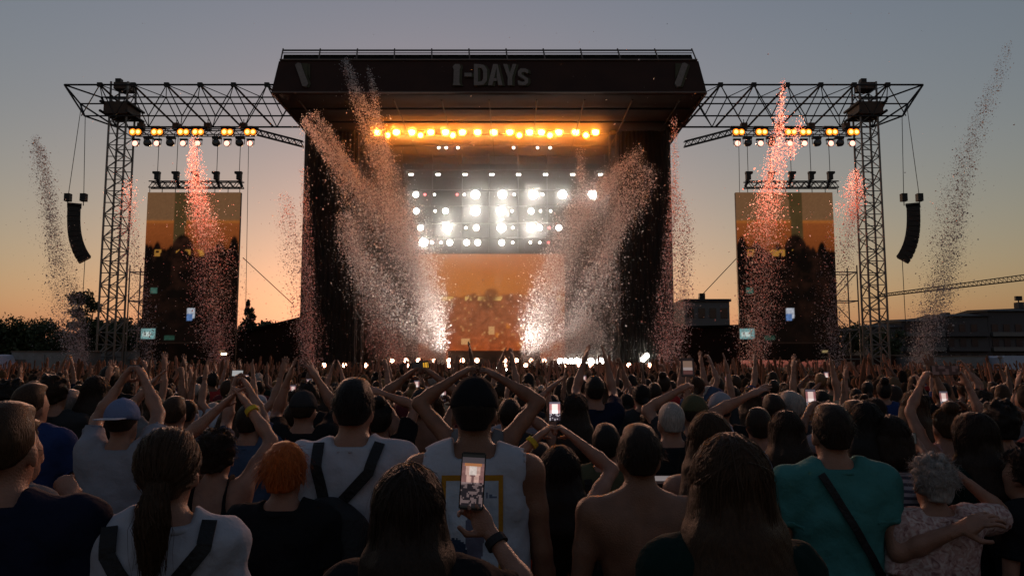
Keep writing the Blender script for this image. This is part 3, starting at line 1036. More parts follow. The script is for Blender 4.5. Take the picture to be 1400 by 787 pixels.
plume('broad cream confetti jet leaning over the stage wing near the apartment block', [
    ([(722, 494, 8, 1.0), (742, 430, 24, 1.4), (768, 370, 30, 1.6), (798, 310, 30, 1.3), (824, 268, 22, .8), (850, 235, 14, .4), (880, 205, 10, .1)], 6600),
    ([(800, 492, 28, 1.0), (815, 430, 26, 1.2), (828, 370, 22, 1.2), (845, 310, 20, 1.0), (868, 262, 20, .6), (890, 225, 16, .2)], 4600),
    ([(740, 492, 30, 1), (780, 470, 40, 1.0), (815, 440, 26, .6)], 2400),
    ([(800, 300, 9, .8), (795, 250, 7, .5), (792, 205, 5, .2)], 320)], 46.9, 'cream', None)
plume('pinkish confetti plume beside the stage wall near the apartment block', [([(912, 498, 14, 1.3), (916, 440, 19, 1.2), (920, 370, 14, 1), (922, 300, 9, .8), (922, 240, 6, .5), (922, 160, 4, .15)], 2700), ([(938, 420, 12, .8), (938, 350, 13, .9), (934, 300, 10, .6), (930, 262, 8, .3)], 700)], 47, 'pink')
plume('pink confetti plume tinted as red-lit in front of the screen near the apartment block', [([(1026, 500, 12, 1.2), (1034, 440, 24, 1.4), (1046, 370, 24, 1.2), (1050, 310, 20, 1.2), (1056, 260, 15, 1), (1062, 210, 10, .6), (1068, 160, 7, .3), (1072, 108, 4, .1)], 3600), ([(1078, 215, 6, .6), (1088, 190, 6, .5), (1096, 160, 4, .1)], 120)], 46.5, 'pink', 'red')
plume('grey confetti plume tinted as red-lit before the lattice tower near the apartment block', [([(1140, 500, 10, .8), (1142, 440, 16, .8), (1152, 360, 16, .8), (1160, 300, 13, 1), (1167, 265, 11, .9), (1170, 232, 6, .3)], 1900)], 47, 'grey', 'red')
plume('tall leaning grey confetti plume beside the line array near the apartment block', [([(1262, 500, 15, 1.5), (1272, 440, 22, 1.4), (1286, 390, 22, 1.3), (1298, 330, 19, 1.1), (1312, 270, 16, .8), (1328, 210, 14, .55), (1346, 150, 12, .3), (1366, 100, 9, .15), (1378, 58, 5, .06)], 4200)], 47, 'grey')
plume('sparse scraps of confetti drifting high round the stage', [([(90, 250, 260, 1), (700, 260, 300, 1), (1310, 250, 260, 1)], 160)], 46, 'grey')

# ------------------------------------------------------------------ trees, buildings and vehicles behind
def tree(label, px, py_top, py_base, Y, wpx, kind='round', n=2600, group=None, leafm=None):
    top, base = at(px, py_top, Y), at(px, 500, Y)
    H = top.z
    wd = wpx / F * Y / 2
    t = thing('pine_tree' if kind == 'pine' else 'leafy_tree', label, 'tree', (base.x, Y, 0), group)
    bm = bmesh.new()
    tops = []
    r0 = .035 * H + .05

    def limb(p, q, ra, rb):
        dd = (q - p)
        m_ = Matrix.Translation((p + q) / 2) @ dd.to_track_quat('Z', 'Y').to_matrix().to_4x4()
        bmesh.ops.create_cone(bm, cap_ends=True, segments=7, radius1=ra, radius2=rb, depth=dd.length, matrix=m_)
    b0 = Vector((base.x, Y, 0))
    c0 = b0 + Vector((0, 0, H * (.45 if kind != 'pine' else .9)))
    limb(b0, c0, r0, r0 * (.6 if kind != 'pine' else .2))
    blobs = []
    if kind == 'pine':
        for k in range(9):
            z = H * (.3 + .68 * k / 8)
            for a in range(4):
                an = random.uniform(0, 6.28)
                rr = wd * (1.05 - .9 * k / 8) * random.uniform(.6, 1.1)
                e = b0 + Vector((math.cos(an) * rr, math.sin(an) * rr, z + rr * .1))
                limb(b0 + Vector((0, 0, z)), e, .06, .02)
                blobs.append((b0 + Vector((math.cos(an) * rr * .62, math.sin(an) * rr * .62, z + rr * .08)), Vector((rr * .5, rr * .5, .35 + .12 * H / 9))))
    else:
        for k in range(11):
            an = k * 2.4 + random.uniform(-.4, .4)
            rr = wd * random.uniform(.25, .85)
            z = H * random.uniform(.5, .93)
            e = b0 + Vector((math.cos(an) * rr, math.sin(an) * rr, z))
            limb(c0 + (b0 - c0) * random.uniform(0, .3), e, r0 * .4, r0 * .1)
            s_ = min(wd * .42, H * .17) * random.uniform(.7, 1.15)
            blobs.append((e, Vector((s_ * 1.15, s_ * 1.15, s_ * .85))))
        blobs.append((b0 + Vector((0, 0, H * .9)), Vector((wd * .3, wd * .3, H * .1))))
    me = bpy.data.meshes.new('trunk')
    bm.to_mesh(me)
    bm.free()
    me.materials.append(M['bark'])
    obj('trunk', me, t)
    V = []
    per = n // len(blobs)
    ls = (.10 + .011 * H) * (1.0 if kind != 'pine' else .8)
    for c_, s_ in blobs:
        d_ = rng.normal(size=(per, 3))
        d_ /= np.linalg.norm(d_, axis=1)[:, None]
        rad = rng.random(per) ** .45 * (1 + .25 * rng.normal(size=per))
        p = np.array(c_) + d_ * rad[:, None] * np.array(s_)
        a = rng.normal(size=(per, 3))
        a /= np.linalg.norm(a, axis=1)[:, None]
        b = np.cross(a, rng.normal(size=(per, 3)))
        b /= np.linalg.norm(b, axis=1)[:, None]
        sz = (ls * rng.uniform(.6, 1.3, per))[:, None]
        V.append(np.stack([p + a * sz, p + b * sz * .45, p - a * sz, p - b * sz * .45], 1).reshape(-1, 3))
    V = np.concatenate(V)
    obj('crown', mesh_np('crown', V, np.arange(len(V)).reshape(-1, 4), leafm or (M['needle'] if kind == 'pine' else M['leaf'])), t)
    return t


tl = [('broad dark tree with rounded crown behind the white container', 22, 436, 100, 80, 'round'),
      ('low dark tree between the rounded crown and the tall tree', 66, 440, 96, 70, 'round'),
      ('tall sparse tree with gaps of sky beside the tail cable', 116, 396, 92, 52, 'tall'),
      ('dark tree crowding the foot of the lattice tower', 152, 438, 95, 62, 'round'),
      ('ragged conifer with drooping branches beside the screen near the trees', 190, 440, 90, 44, 'pine'),
      ('spreading cedar with layered branches behind the sloping marquee', 338, 414, 88, 54, 'pine'),
      ('low dark tree filling the gap behind the screen near the trees', 285, 455, 98, 90, 'round'),
      ('small dark tree beside the cedar', 366, 440, 96, 50, 'round'),
      ('dark bushy tree behind the far tower near the apartment block', 1160, 446, 96, 60, 'round'),
      ('dark bushy tree behind the screen near the apartment block', 1090, 455, 100, 80, 'round'),
      ('round dark tree standing before the apartment block', 1212, 448, 100, 46, 'round')]
for lab, px, pt, Y, w, k in tl:
    tree(lab, px, pt, 500, Y, w, k, n=3600 if k != 'pine' else 4200)
# dense understorey hedge to close the tree line
hv = []
n = 52000
hx = rng.uniform(-98, -28, n)
hz = rng.random(n) ** .75 * (6.3 + 1.0 * np.sin(hx * .35) + .6 * np.sin(hx * 1.1 + 1) + .5 * np.sin(hx * 2.7))
p = np.stack([hx, 100 + rng.normal(0, 1.2, n), hz], 1)
a = rng.normal(size=(n, 3))
b = rng.normal(size=(n, 3))
a *= .30 / np.linalg.norm(a, axis=1)[:, None]
b *= .22 / np.linalg.norm(b, axis=1)[:, None]
V = np.stack([p + a, p + b, p - a, p - b], 1).reshape(-1, 3)
hd = obj('hedge', mesh_np('hedge', V, np.arange(4 * n).reshape(-1, 4), M['leaf']))
tag(hd, 'continuous dark mass of bushes under the trees', 'bushes', kind='stuff')


def gable(t, name, x0, x1, y0, y1, z0, z1, m):
    """low pitched roof with ridge along x"""
    ym = (y0 + y1) / 2
    v = [(x0, y0, z0), (x1, y0, z0), (x1, y1, z0), (x0, y1, z0), (x0, ym, z1), (x1, ym, z1)]
    return obj(name, mesh_py(name, v, [(0, 1, 5, 4), (2, 3, 4, 5), (1, 2, 5), (3, 0, 4), (3, 2, 1, 0)], m), t)


# apartment block: wall, roof steps, window rows
Y = 150.0
ab = thing('apartment_block', 'long dark apartment block with rows of windows under the crane', 'building', at(1300, 500, Y))
x0, x1 = at(1186, 460, Y).x, at(1480, 460, Y).x
segs = [(1186, 1232, 447), (1232, 1290, 439), (1290, 1350, 432), (1350, 1420, 425), (1420, 1490, 422)]
for i, (a0, a1, tp) in enumerate(segs):
    xa, xb_, zt_ = at(a0, tp, Y).x, at(a1, tp, Y).x, at(a0, tp, Y).z
    zr = zt_ + (at(a0, tp - 7, Y).z - zt_)
    box(ab, 'wall', ((xa + xb_) / 2, Y + 6 + i * .02, zt_ / 2), (xb_ - xa - .02, 12, zt_), M['walld'])
    v = [(xa - .3, Y - .5, zt_), (xb_ + .3, Y - .5, zt_), (xb_ + .3, Y + 12.5, zt_), (xa - .3, Y + 12.5, zt_), (xa - .3, Y + 6, zt_ + .6), (xb_ + .3, Y + 6, zr)]
    obj('roof', mesh_py('roof', v, [(0, 1, 5, 4), (2, 3, 4, 5), (1, 2, 5), (3, 0, 4), (3, 2, 1, 0)], M['roof']), ab)
    for zz in np.arange(3.4, zt_ - 1.0, 2.9):
        box(ab, 'balcony', ((xa + xb_) / 2, Y - .45, zz - 1.1), (xb_ - xa - .6, .9, .8), M['wall'] if i % 2 else M['walld'])
        for xx in np.arange(xa + 1.2, xb_ - .8, 2.3):
            box(ab, 'window', (xx, Y - .02, zz + .1), (1.2, .12, 1.5), M['glass'])
for px, tp, w in ((1247, 436, 6), (1292, 428, 9), (1393, 414, 8)):
    p = at(px, tp, Y + 6)
    box(ab, 'chimney', (p.x, Y + 6, p.z - 1.2), (w / F * Y, 1.5, 2.6), M['walld'])
p = at(1392, 405, Y + 6)
bar(ab, 'roof_mast', (p.x, Y + 6, p.z - 3), (p.x, Y + 6, p.z), .12, M['steel'])
box(ab, 'mast_box', (p.x, Y + 6, p.z - .4), (1.3, .5, .9), M['steel'])

# grey block and marquees flanking the stage
Y = 92.0
gb = thing('flat_roofed_block', 'grey flat-roofed building beside the stage near the apartment block', 'building', at(965, 500, Y))
xa, xb_, z1 = at(936, 412, Y).x, at(997, 412, Y).x, at(960, 412, Y).z
box(gb, 'wall', ((xa + xb_) / 2, Y + 4, z1 / 2), (xb_ - xa, 8, z1), M['wall'])
box(gb, 'roof_edge', ((xa + xb_) / 2, Y + 4, z1 + .15), (xb_ - xa + .4, 8.4, .3), M['roof'])
for i in range(4):
    for j in range(3):
        box(gb, 'window', (xa + (xb_ - xa) * (i + .5) / 4, Y - .01, z1 - 1.4 - j * 2.2), (.8, .1, 1.2), M['glass'])
box(gb, 'roof_vent', (at(965, 410, Y).x, Y + 2, z1 + .7), (.7, .7, .9), M['steel'])
for nm, lab, a0, a1, tp, side in (('marquee', 'dark backstage marquee with sloping roof beside the cedar', 322, 412, 434, 1), ('marquee', 'dark backstage marquee below the grey flat-roofed building', 920, 1012, 446, 0)):
    Y = 64.0
    t = thing(nm, lab, 'tent', at((a0 + a1) / 2, 500, Y))
    xa, xb_ = at(a0, 460, Y).x, at(a1, 460, Y).x
    z1 = at(a0, tp, Y).z
    zl = at(a0, 458 if side else 448, Y).z
    v = [(xa, Y, 0), (xb_, Y, 0), (xb_, Y + 8, 0), (xa, Y + 8, 0), (xa, Y, zl), (xb_, Y, z1), (xb_, Y + 8, z1), (xa, Y + 8, zl)]
    obj('canvas_wall', mesh_py('canvas_wall', v, [(0, 1, 5, 4), (1, 2, 6, 5), (2, 3, 7, 6), (3, 0, 4, 7)], M['tarp']), t)
    v = [(xa - .3, Y - .3, zl - .05), (xb_ + .3, Y - .3, z1), (xb_ + .3, Y + 8.3, z1), (xa - .3, Y + 8.3, zl - .05)]
    v += [(x, y, z + .15) for x, y, z in v]
    obj('canvas_roof', mesh_py('canvas_roof', v, [(3, 2, 1, 0), (4, 5, 6, 7), (0, 1, 5, 4), (1, 2, 6, 5), (2, 3, 7, 6), (3, 0, 4, 7)], M['drape']), t)

# crane
Y = 170.0
cr_ = thing('tower_crane', 'distant tower crane whose long lattice jib crosses the dusk sky', 'crane', at(1460, 500, Y))
j0, j1 = at(1200, 405.5, Y), at(1460, 376, Y)
jh = .9
for o in (Vector((0, 0, 0)), Vector((0, 1.2, 0)), Vector((0, .6, jh))):
    bar(cr_, 'jib_chord', j0 + o * (.5 if o.z else 1), j1 + o * 1.6, .11, M['steel'])
nb = 44
for i in range(nb):
    p, q = j0.lerp(j1, i / nb), j0.lerp(j1, (i + 1) / nb)
    k0, k1 = .5 + 1.1 * i / nb, .5 + 1.1 * (i + 1) / nb
    up_ = Vector((0, .6, jh))
    m_ = p.lerp(q, .5) + up_ * (k0 + k1) / 2
    bar(cr_, 'jib_brace', p, m_, .06, M['steel'])
    bar(cr_, 'jib_brace', m_, q, .06, M['steel'])
mx_ = j1.x
for ox in (-.8, .8):
    for oy in (-.8, .8):
        bar(cr_, 'mast_leg', (mx_ + ox, Y + .6 + oy, 0), (mx_ + ox, Y + .6 + oy, j1.z + 5), .1, M['steel'])
for i in range(14):
    z0 = i * (j1.z) / 14
    e = .8 if i % 2 else -.8
    bar(cr_, 'mast_brace', (mx_ - e, Y - .2, z0), (mx_ + e, Y - .2, z0 + j1.z / 14), .07, M['steel'])
box(cr_, 'cabin', (mx_ - 1.4, Y + .6, j1.z - 1.2), (1.6, 1.6, 2.0), M['glass'])
bar(cr_, 'counter_jib', j1, j1 + Vector((14, 0, 0)), .3, M['steel'])

# service containers, van, trailer, barrier, lamp post
def container(label, a0, a1, tp, Y, m, nm='container', cat='container', depth=2.6):
    xa, xb_, z1 = at(a0, tp, Y).x, at(a1, tp, Y).x, at(a0, tp, Y).z
    t = thing(nm, label, cat, ((xa + xb_) / 2, Y, 0))
    box(t, 'body', ((xa + xb_) / 2, Y + depth / 2, z1 / 2 + .1), (xb_ - xa, depth, z1 - .2), m)
    box(t, 'roof_rim', ((xa + xb_) / 2, Y + depth / 2, z1 + .03), (xb_ - xa + .1, depth + .1, .08), M['trim'])
    n = max(2, int((xb_ - xa) / 2.4))
    for i in range(n):
        box(t, 'side_panel', (xa + (xb_ - xa) * (i + .5) / n, Y - .025, z1 / 2 + .1), ((xb_ - xa) / n - .15, .05, z1 * .8), m)
    box(t, 'door', (xa + (xb_ - xa) * .12, Y - .06, z1 * .45), (.9, .06, z1 * .75), M['trim'])
    return t


container('long white site container under the tree line', 16, 110, 481, 52, M['white'])
container('white site container behind the lattice tower near the trees', 112, 192, 480, 56, M['white'])
container('long white trailer parked before the apartment block', 1242, 1366, 487, 60, M['white'], 'trailer', 'trailer')
container('dark low container in front of the far lattice tower', 1150, 1236, 486, 62, M['tarp'])


def van(label, a0, a1, tp, Y, m):
    xa, xb_, z1 = at(a0, tp, Y).x, at(a1, tp, Y).x, at(a0, tp, Y).z
    t = thing('van', label, 'van', ((xa + xb_) / 2, Y, 0))
    L = xb_ - xa
    prof = [(0, .35), (L, .35), (L, z1 * .55), (L * .86, z1 * .62), (L * .72, z1 * .97), (L * .68, z1), (.08, z1), (0, z1 * .95)]
    v = [(xa + a, Y, b) for a, b in prof] + [(xa + a, Y + 2, b) for a, b in prof]
    k = len(prof)
    obj('body', mesh_py('body', v, [tuple(range(k)), tuple(range(2 * k - 1, k - 1, -1))] + [(i + k, (i + 1) % k + k, (i + 1) % k, i) for i in range(k)], m), t)
    box(t, 'window', (xa + L * .66, Y - .01, z1 * .76), (L * .16, .04, z1 * .25), M['glass'])
    for f in (.18, .8):
        w = bar(t, 'wheel', (xa + L * f, Y - .06, .36), (xa + L * f, Y + .2, .36), .36, M['plastic'], 'cyl')
        bar(w, 'rim', (xa + L * f, Y - .08, .36), (xa + L * f, Y, .36), .2, M['alu'], 'cyl')


van('bluish-white van parked beside the long site container', -60, 12, 484, 50, M['bluew'])
van('bluish-white van parked behind the white lamp post', 1372, 1450, 486, 58, M['bluew'])
lp_ = thing('lamp_post', 'short white lamp post standing beside the long trailer', 'lamp post', (at(1368, 500, 50).x, 50, 0))
bar(lp_, 'post', (at(1368, 500, 50).x, 50, 0), (at(1368, 500, 50).x, 50, at(1368, 490, 50).z), .06, M['white'])
bar(lp_, 'lamp_head', (at(1368, 500, 50).x, 50, at(1368, 490, 50).z), (at(1368, 500, 50).x, 50, at(1368, 486, 50).z), .16, M['white'], 'can')
lp_ = thing('lamp_post', 'work lamp on a thin post with yellowish light beside the screen near the trees', 'lamp post', (at(306, 500, 50).x, 50, 0))
bar(lp_, 'post', (at(306, 500, 50).x, 50, 0), (at(306, 500, 50).x, 50, at(306, 485, 50).z), .05, M['steel'])
box(lp_, 'lamp_head', at(306, 483.5, 50), (.34, .12, .12), emit('lamp_yellowish', (1, .8, .5), 4))
# crowd barrier in front of the stage
for nm, a0, a1 in (('screen near the trees', 200, 405), ('stage front', 407, 925), ('screen near the apartment block', 928, 1180)):
    xa, xb_ = at(a0, 500, 46.8).x, at(a1, 500, 46.8).x
    t = thing('crowd_barrier', f'low metal crowd barrier before the {nm}', 'barrier', ((xa + xb_) / 2, 46.8, 0))
    n = int((xb_ - xa) / 1.1)
    for i in range(n):
        xx = xa + (xb_ - xa) * (i + .5) / n
        box(t, 'panel', (xx, 46.8, .62), ((xb_ - xa) / n - .03, .05, 1.15), M['steel'])
    bar(t, 'top_rail', (xa, 46.75, 1.24), (xb_, 46.75, 1.24), .05, M['alu'])
# ------------------------------------------------------------------ figures: implicit surfaces turned into one continuous mesh
class Grid:
    def __init__(s, lo, hi, h):
        s.h = h
        s.lo = np.array(lo, float)
        s.n = (np.ceil((np.array(hi, float) - s.lo) / h).astype(int) + 1)
        s.F = np.full(s.n, 1.0, np.float32)
        s.ax = [s.lo[i] + h * np.arange(s.n[i]) for i in range(3)]

    def sub(s, lo, hi):
        i0 = np.clip(((np.array(lo) - s.lo) / s.h).astype(int), 0, s.n)
        i1 = np.clip(((np.array(hi) - s.lo) / s.h).astype(int) + 2, 0, s.n)
        sl = tuple(slice(a, b) for a, b in zip(i0, i1))
        return sl, np.meshgrid(*[s.ax[i][sl[i]] for i in range(3)], indexing='ij', sparse=True)

    def add(s, f, lo, hi, k):
        mgn = k + 2.5 * s.h
        sl, (X, Y, Z) = s.sub(np.array(lo) - mgn, np.array(hi) + mgn)
        if min(s.F[sl].shape) == 0:
            return
        d = f(X, Y, Z).astype(np.float32)
        a = s.F[sl]
        if k > 0:
            t = np.clip(.5 + .5 * (d - a) / k, 0, 1)
            s.F[sl] = d * (1 - t) + a * t - k * t * (1 - t)
        else:
            s.F[sl] = np.minimum(a, d)

    def cone(s, a, b, ra, rb, k=.02, clip=None, sx=1.0, sy=1.0):
        a, b = np.array(a, float), np.array(b, float)
        ba = b - a
        L2 = max(ba @ ba, 1e-9)

        def f(X, Y, Z):
            px, py, pz = X - a[0], Y - a[1], Z - a[2]
            t = np.clip((px * ba[0] + py * ba[1] + pz * ba[2]) / L2, 0, 1)
            d = np.sqrt(((px - t * ba[0]) / sx) ** 2 + ((py - t * ba[1]) / sy) ** 2 + (pz - t * ba[2]) ** 2) - (ra + t * (rb - ra))
            if clip is not None:
                q, n = clip
                d = np.maximum(d, (X - q[0]) * n[0] + (Y - q[1]) * n[1] + (Z - q[2]) * n[2])
            return d
        r = max(ra, rb) * max(sx, sy, 1)
        s.add(f, np.minimum(a, b) - r, np.maximum(a, b) + r, k)

    def ell(s, c, r, k=.02, Rm=None, piv=None):
        c, r = np.array(c, float), np.array(r, float)
        if Rm is not None:
            c = Rm @ (c - piv) + piv

        def f(X, Y, Z):
            x, y, z = X - c[0], Y - c[1], Z - c[2]
            if Rm is not None:
                x, y, z = (Rm[0, 0] * x + Rm[1, 0] * y + Rm[2, 0] * z, Rm[0, 1] * x + Rm[1, 1] * y + Rm[2, 1] * z, Rm[0, 2] * x + Rm[1, 2] * y + Rm[2, 2] * z)
            k0 = np.sqrt((x / r[0]) ** 2 + (y / r[1]) ** 2 + (z / r[2]) ** 2)
            k1 = np.sqrt((x / r[0] ** 2) ** 2 + (y / r[1] ** 2) ** 2 + (z / r[2] ** 2) ** 2) + 1e-6
            return k0 * (k0 - 1) / k1
        m_ = max(r) if Rm is not None else r
        s.add(f, c - m_, c + m_, k)

    def cut(s, f):
        X, Y, Z = np.meshgrid(*s.ax, indexing='ij', sparse=True)
        s.F = np.maximum(s.F, f(X, Y, Z)).astype(np.float32)

    def ripple(s, amp, fr, ph=0.0):
        X, Y, Z = np.meshgrid(*s.ax, indexing='ij', sparse=True)
        w = np.sin(fr * 1.3 * X + 2.1 * np.sin(fr * .55 * Z + ph) + ph) * np.sin(fr * .8 * Z + 1.7 * np.sin(fr * .9 * X + ph * 2) + 2.2 * Y * fr * .3)
        w = w + .5 * np.sin(fr * 2.3 * Z + 3 * np.sin(fr * X + ph) + 1.3) * np.sin(fr * 1.9 * Y + fr * X)
        s.F = s.F + (amp * w).astype(np.float32)

    def mesh(s):
        Fv = np.pad(s.F, 1, constant_values=1.0)
        org = s.lo - s.h
        S = Fv < 0
        nx, ny, nz = Fv.shape
        cs = [(i, j, k) for i in (0, 1) for j in (0, 1) for k in (0, 1)]
        cnt = np.zeros((nx - 1, ny - 1, nz - 1), np.uint8)
        for i, j, k in cs:
            cnt += S[i:nx - 1 + i, j:ny - 1 + j, k:nz - 1 + k]
        act = (cnt > 0) & (cnt < 8)
        ci = np.argwhere(act)
        idx = np.full(act.shape, -1, np.int32)
        idx[act] = np.arange(len(ci))
        vals = [Fv[ci[:, 0] + i, ci[:, 1] + j, ci[:, 2] + k] for i, j, k in cs]
        P = np.zeros((len(ci), 3))
        m = np.zeros(len(ci))
        for a in range(8):
            for b in range(a + 1, 8):
                df = np.array(cs[b]) - np.array(cs[a])
                if np.abs(df).sum() != 1:
                    continue
                v0, v1 = vals[a], vals[b]
                x = (v0 < 0) != (v1 < 0)
                t = np.where(x, v0 / np.where(x, v0 - v1, 1), 0)
                P += np.where(x[:, None], np.array(cs[a]) + t[:, None] * df, 0)
                m += x
        P = (ci + P / np.maximum(m, 1)[:, None]) * s.h + org
        Q = []
        for ax in range(3):
            o1, o2 = [(1, 2), (2, 0), (0, 1)][ax]
            sl0 = [slice(0, None)] * 3
            A = S[tuple(slice(0, -1) if q == ax else slice(1, -1) for q in range(3))]
            B = S[tuple(slice(1, None) if q == ax else slice(1, -1) for q in range(3))]
            for flip, msk in ((False, A & ~B), (True, ~A & B)):
                e = np.argwhere(msk)
                if not len(e):
                    continue
                base = e.copy()
                for q in range(3):
                    if q != ax:
                        base[:, q] += 1
                d1 = np.zeros(3, int)
                d1[o1] = 1
                d2 = np.zeros(3, int)
                d2[o2] = 1
                c0, c1, c2, c3 = base - d1 - d2, base - d2, base, base - d1
                qd = np.stack([idx[tuple(c.T)] for c in (c0, c1, c2, c3)], 1)
                Q.append(qd[:, ::-1] if flip else qd)
        return P, np.concatenate(Q) if Q else np.zeros((0, 4), int)


def rotm(yaw=0.0, pitch=0.0, roll=0.0):
    return np.array(Matrix.Rotation(yaw, 3, 'Z') @ Matrix.Rotation(pitch, 3, 'X') @ Matrix.Rotation(roll, 3, 'Y'))


HP = np.array([0, -.01, 1.52])                 # head pivot


def ik(S_, T, L1, L2, pole):
    S_, T = np.array(S_, float), np.array(T, float)
    d = T - S_
    D = np.linalg.norm(d)
    D = min(D, (L1 + L2) * .995)
    n = d / max(np.linalg.norm(d), 1e-6)
    a = (L1 * L1 - L2 * L2 + D * D) / (2 * D)
    hgt = math.sqrt(max(L1 * L1 - a * a, 0))
    p = np.array(pole, float)
    p = p - n * (p @ n)
    p /= max(np.linalg.norm(p), 1e-6)
    return S_ + n * a + p * hgt, S_ + n * D


# arm targets in the figure's own space (facing +Y, right hand at +X); (target, pole, hand pose)
def arm_pose(side, name, sx):
    s = side
    if name == 'down':
        return (s * (sx + .08), .06, .80), (s * .3, -1, 0), 'relaxed'
    if name == 'front':
        return (s * .06, .22, 1.08), (s * 1, -.4, -.3), 'relaxed'
    if name == 'chin':
        return (s * .06, .17, 1.50), (s * .8, .0, -1), 'fist'
    if name == 'clap':
        return (s * .05, .20, 2.05), (s * .6, 1, -.2), 'open'
    if name == 'wave':
        return (s * (sx + .16), .22, 2.0), (s * .8, .6, -.3), 'open'
    if name == 'bent':
        return (s * (sx + .12), .30, 1.62), (s * .7, -.2, -1), 'open'
    if name == 'high':
        return (s * (sx - .04), .12, 2.12), (s * 1, .5, 0), 'open'
    if name == 'up':
        return (s * (sx + .06), .10, 2.06), (s * 1, .2, 0), 'open'
    if name == 'upwide':
        return (s * (sx + .22), .10, 1.98), (s * 1, -.2, -.3), 'open'
    if name == 'phone':
        return (s * .07, .38, 1.72), (s * 1, 0, -.8), 'grip'
    if name == 'phoneup':
        return (s * .08, .25, 2.0), (s * 1, 0, -.3), 'grip'
    if name == 'head':
        return (s * .10, -.02, 1.74), (s * 1, 0, .2), 'relaxed'
    if name == 'fistup':
        return (s * (sx + .02), .14, 2.04), (s * 1, .3, 0), 'fist'
    raise KeyError(name)


_hand = {}


def hand_mesh(pose, h):
    """right hand: wrist at origin, fingers +Z, palm towards -Y, thumb at -X"""
    if (pose, h) in _hand:
        return _hand[(pose, h)]
    g = Grid((-.12, -.13, -.05), (.10, .07, .23), h)
    g.cone((0, 0, -.03), (0, 0, .03), .027, .026, .01, sx=1.1, sy=.8)
    g.ell((0, -.002, .055), (.041, .017, .052), .012)
    g.ell((-.022, -.008, .04), (.018, .017, .03), .01)
    cur = dict(open=(.08, .12, .1), relaxed=(.35, .5, .35), grip=(.75, .95, .6), fist=(1.35, 1.5, 1.1))[pose]
    spread = dict(open=.10, relaxed=.03, grip=.04, fist=0.0)[pose]
    for i, (x, L, zb) in enumerate(((-.030, .072, .092), (-.010, .080, .098), (.011, .075, .095), (.030, .058, .086))):
        p = np.array((x, 0, zb))
        an = 0.0
        r = .0098 if i < 3 else .0085
        sp = (i - 1.5) * spread
        for j, fr in enumerate((.46, .30, .24)):
            an += cur[j] * (1 + .1 * i)
            d = np.array((math.sin(sp), -math.sin(an), math.cos(an)))
            d /= np.linalg.norm(d)
            q = p + d * L * fr
            g.cone(p, q, r, r * .88, .004)
            p, r = q, r * .9
    th = dict(open=((-.8, -.25, .6), (-.55, -.2, .8)), relaxed=((-.6, -.6, .6), (-.2, -.5, .9)), grip=((-.55, -.75, .45), (.15, -.75, .75)), fist=((-.35, -.85, .5), (.75, -.55, .4)))[pose]
    p = np.array((-.032, -.008, .022))
    for d, L, r in ((th[0], .045, .0125), (th[1], .036, .010)):
        d = np.array(d) / np.linalg.norm(d)
        q = p + d * L
        g.cone(p, q, r, r * .88, .006)
        p = q
    _hand[(pose, h)] = g.mesh()
    return _hand[(pose, h)]


def skeleton(sp):
    """joint positions in canonical space (1.75 m tall figure)"""
    fem = sp['sex'] == 'f'
    sx = (.162 if fem else .187) * sp.get('build', 1.0)
    J = dict(sx=sx)
    for s, nm in ((-1, 'L'), (1, 'R')):
        a = sp['arm' + nm]
        if isinstance(a, str):
            T, pole, hp = arm_pose(s, a, sx)
        else:
            T, pole, hp = a
        T = np.array(T, float)
        lift = np.clip((T[2] - 1.35) / .5, 0, 1)
        S_ = np.array((s * (sx - .022 * lift), -.012, 1.425 + .05 * lift))
        E, Wr = ik(S_, T, .285, .335, pole)
        fd = (Wr - E)
        fd /= np.linalg.norm(fd)
        Wt = E + fd * .255
        J[nm] = (S_, E, Wt, fd, hp)
    return J


def put(V, Q, M3, t):
    V2 = V @ np.array(M3).T + np.array(t)
    return V2, (Q[:, ::-1] if np.linalg.det(np.array(M3)) < 0 else Q)


def bounds(J, zlo=-.03, pad=.14):
    pts = np.array([J[n][i] for n in 'LR' for i in range(3)] + [(-.24, -.2, 0), (.24, .24, 1.8)])
    lo, hi = pts.min(0) - pad, pts.max(0) + pad
    lo[2] = zlo
    return lo, hi


def torso(g, sp, J, e=0.0, k=.04):
    """trunk primitives, inflated by e"""
    fem, b = sp['sex'] == 'f', sp.get('build', 1.0)
    sx = J['sx']
    cw, ww, hw = ((.135, .115, .160) if fem else (.158, .135, .150))
    g.ell((0, .0, 1.29), (cw * b + e, .108 * b + e, .20 + e), k)
    g.ell((0, .005, 1.10), (ww * b + e, .092 * b + e, .20 + e), k)
    g.ell((0, -.012, .93), (hw * b + e, .112 * b + e, .135 + e), k)
    for s in (-1, 1):
        g.ell((s * sx * .52, -.045, 1.37), (.085 + e, .062 + e, .105 + e), k)      # shoulder blades
        g.cone((s * .03, -.018, 1.49), (s * sx * .86, -.014, 1.428), .045 + e, .05 + e, k)
        if fem:
            g.ell((s * .062, .088, 1.27), (.058 + e, .055 + e, .06 + e), .03)
        S_ = J['L' if s < 0 else 'R'][0]
        g.cone((s * sx * .7, -.012, 1.40), S_, .058 + e, .052 + e, k)


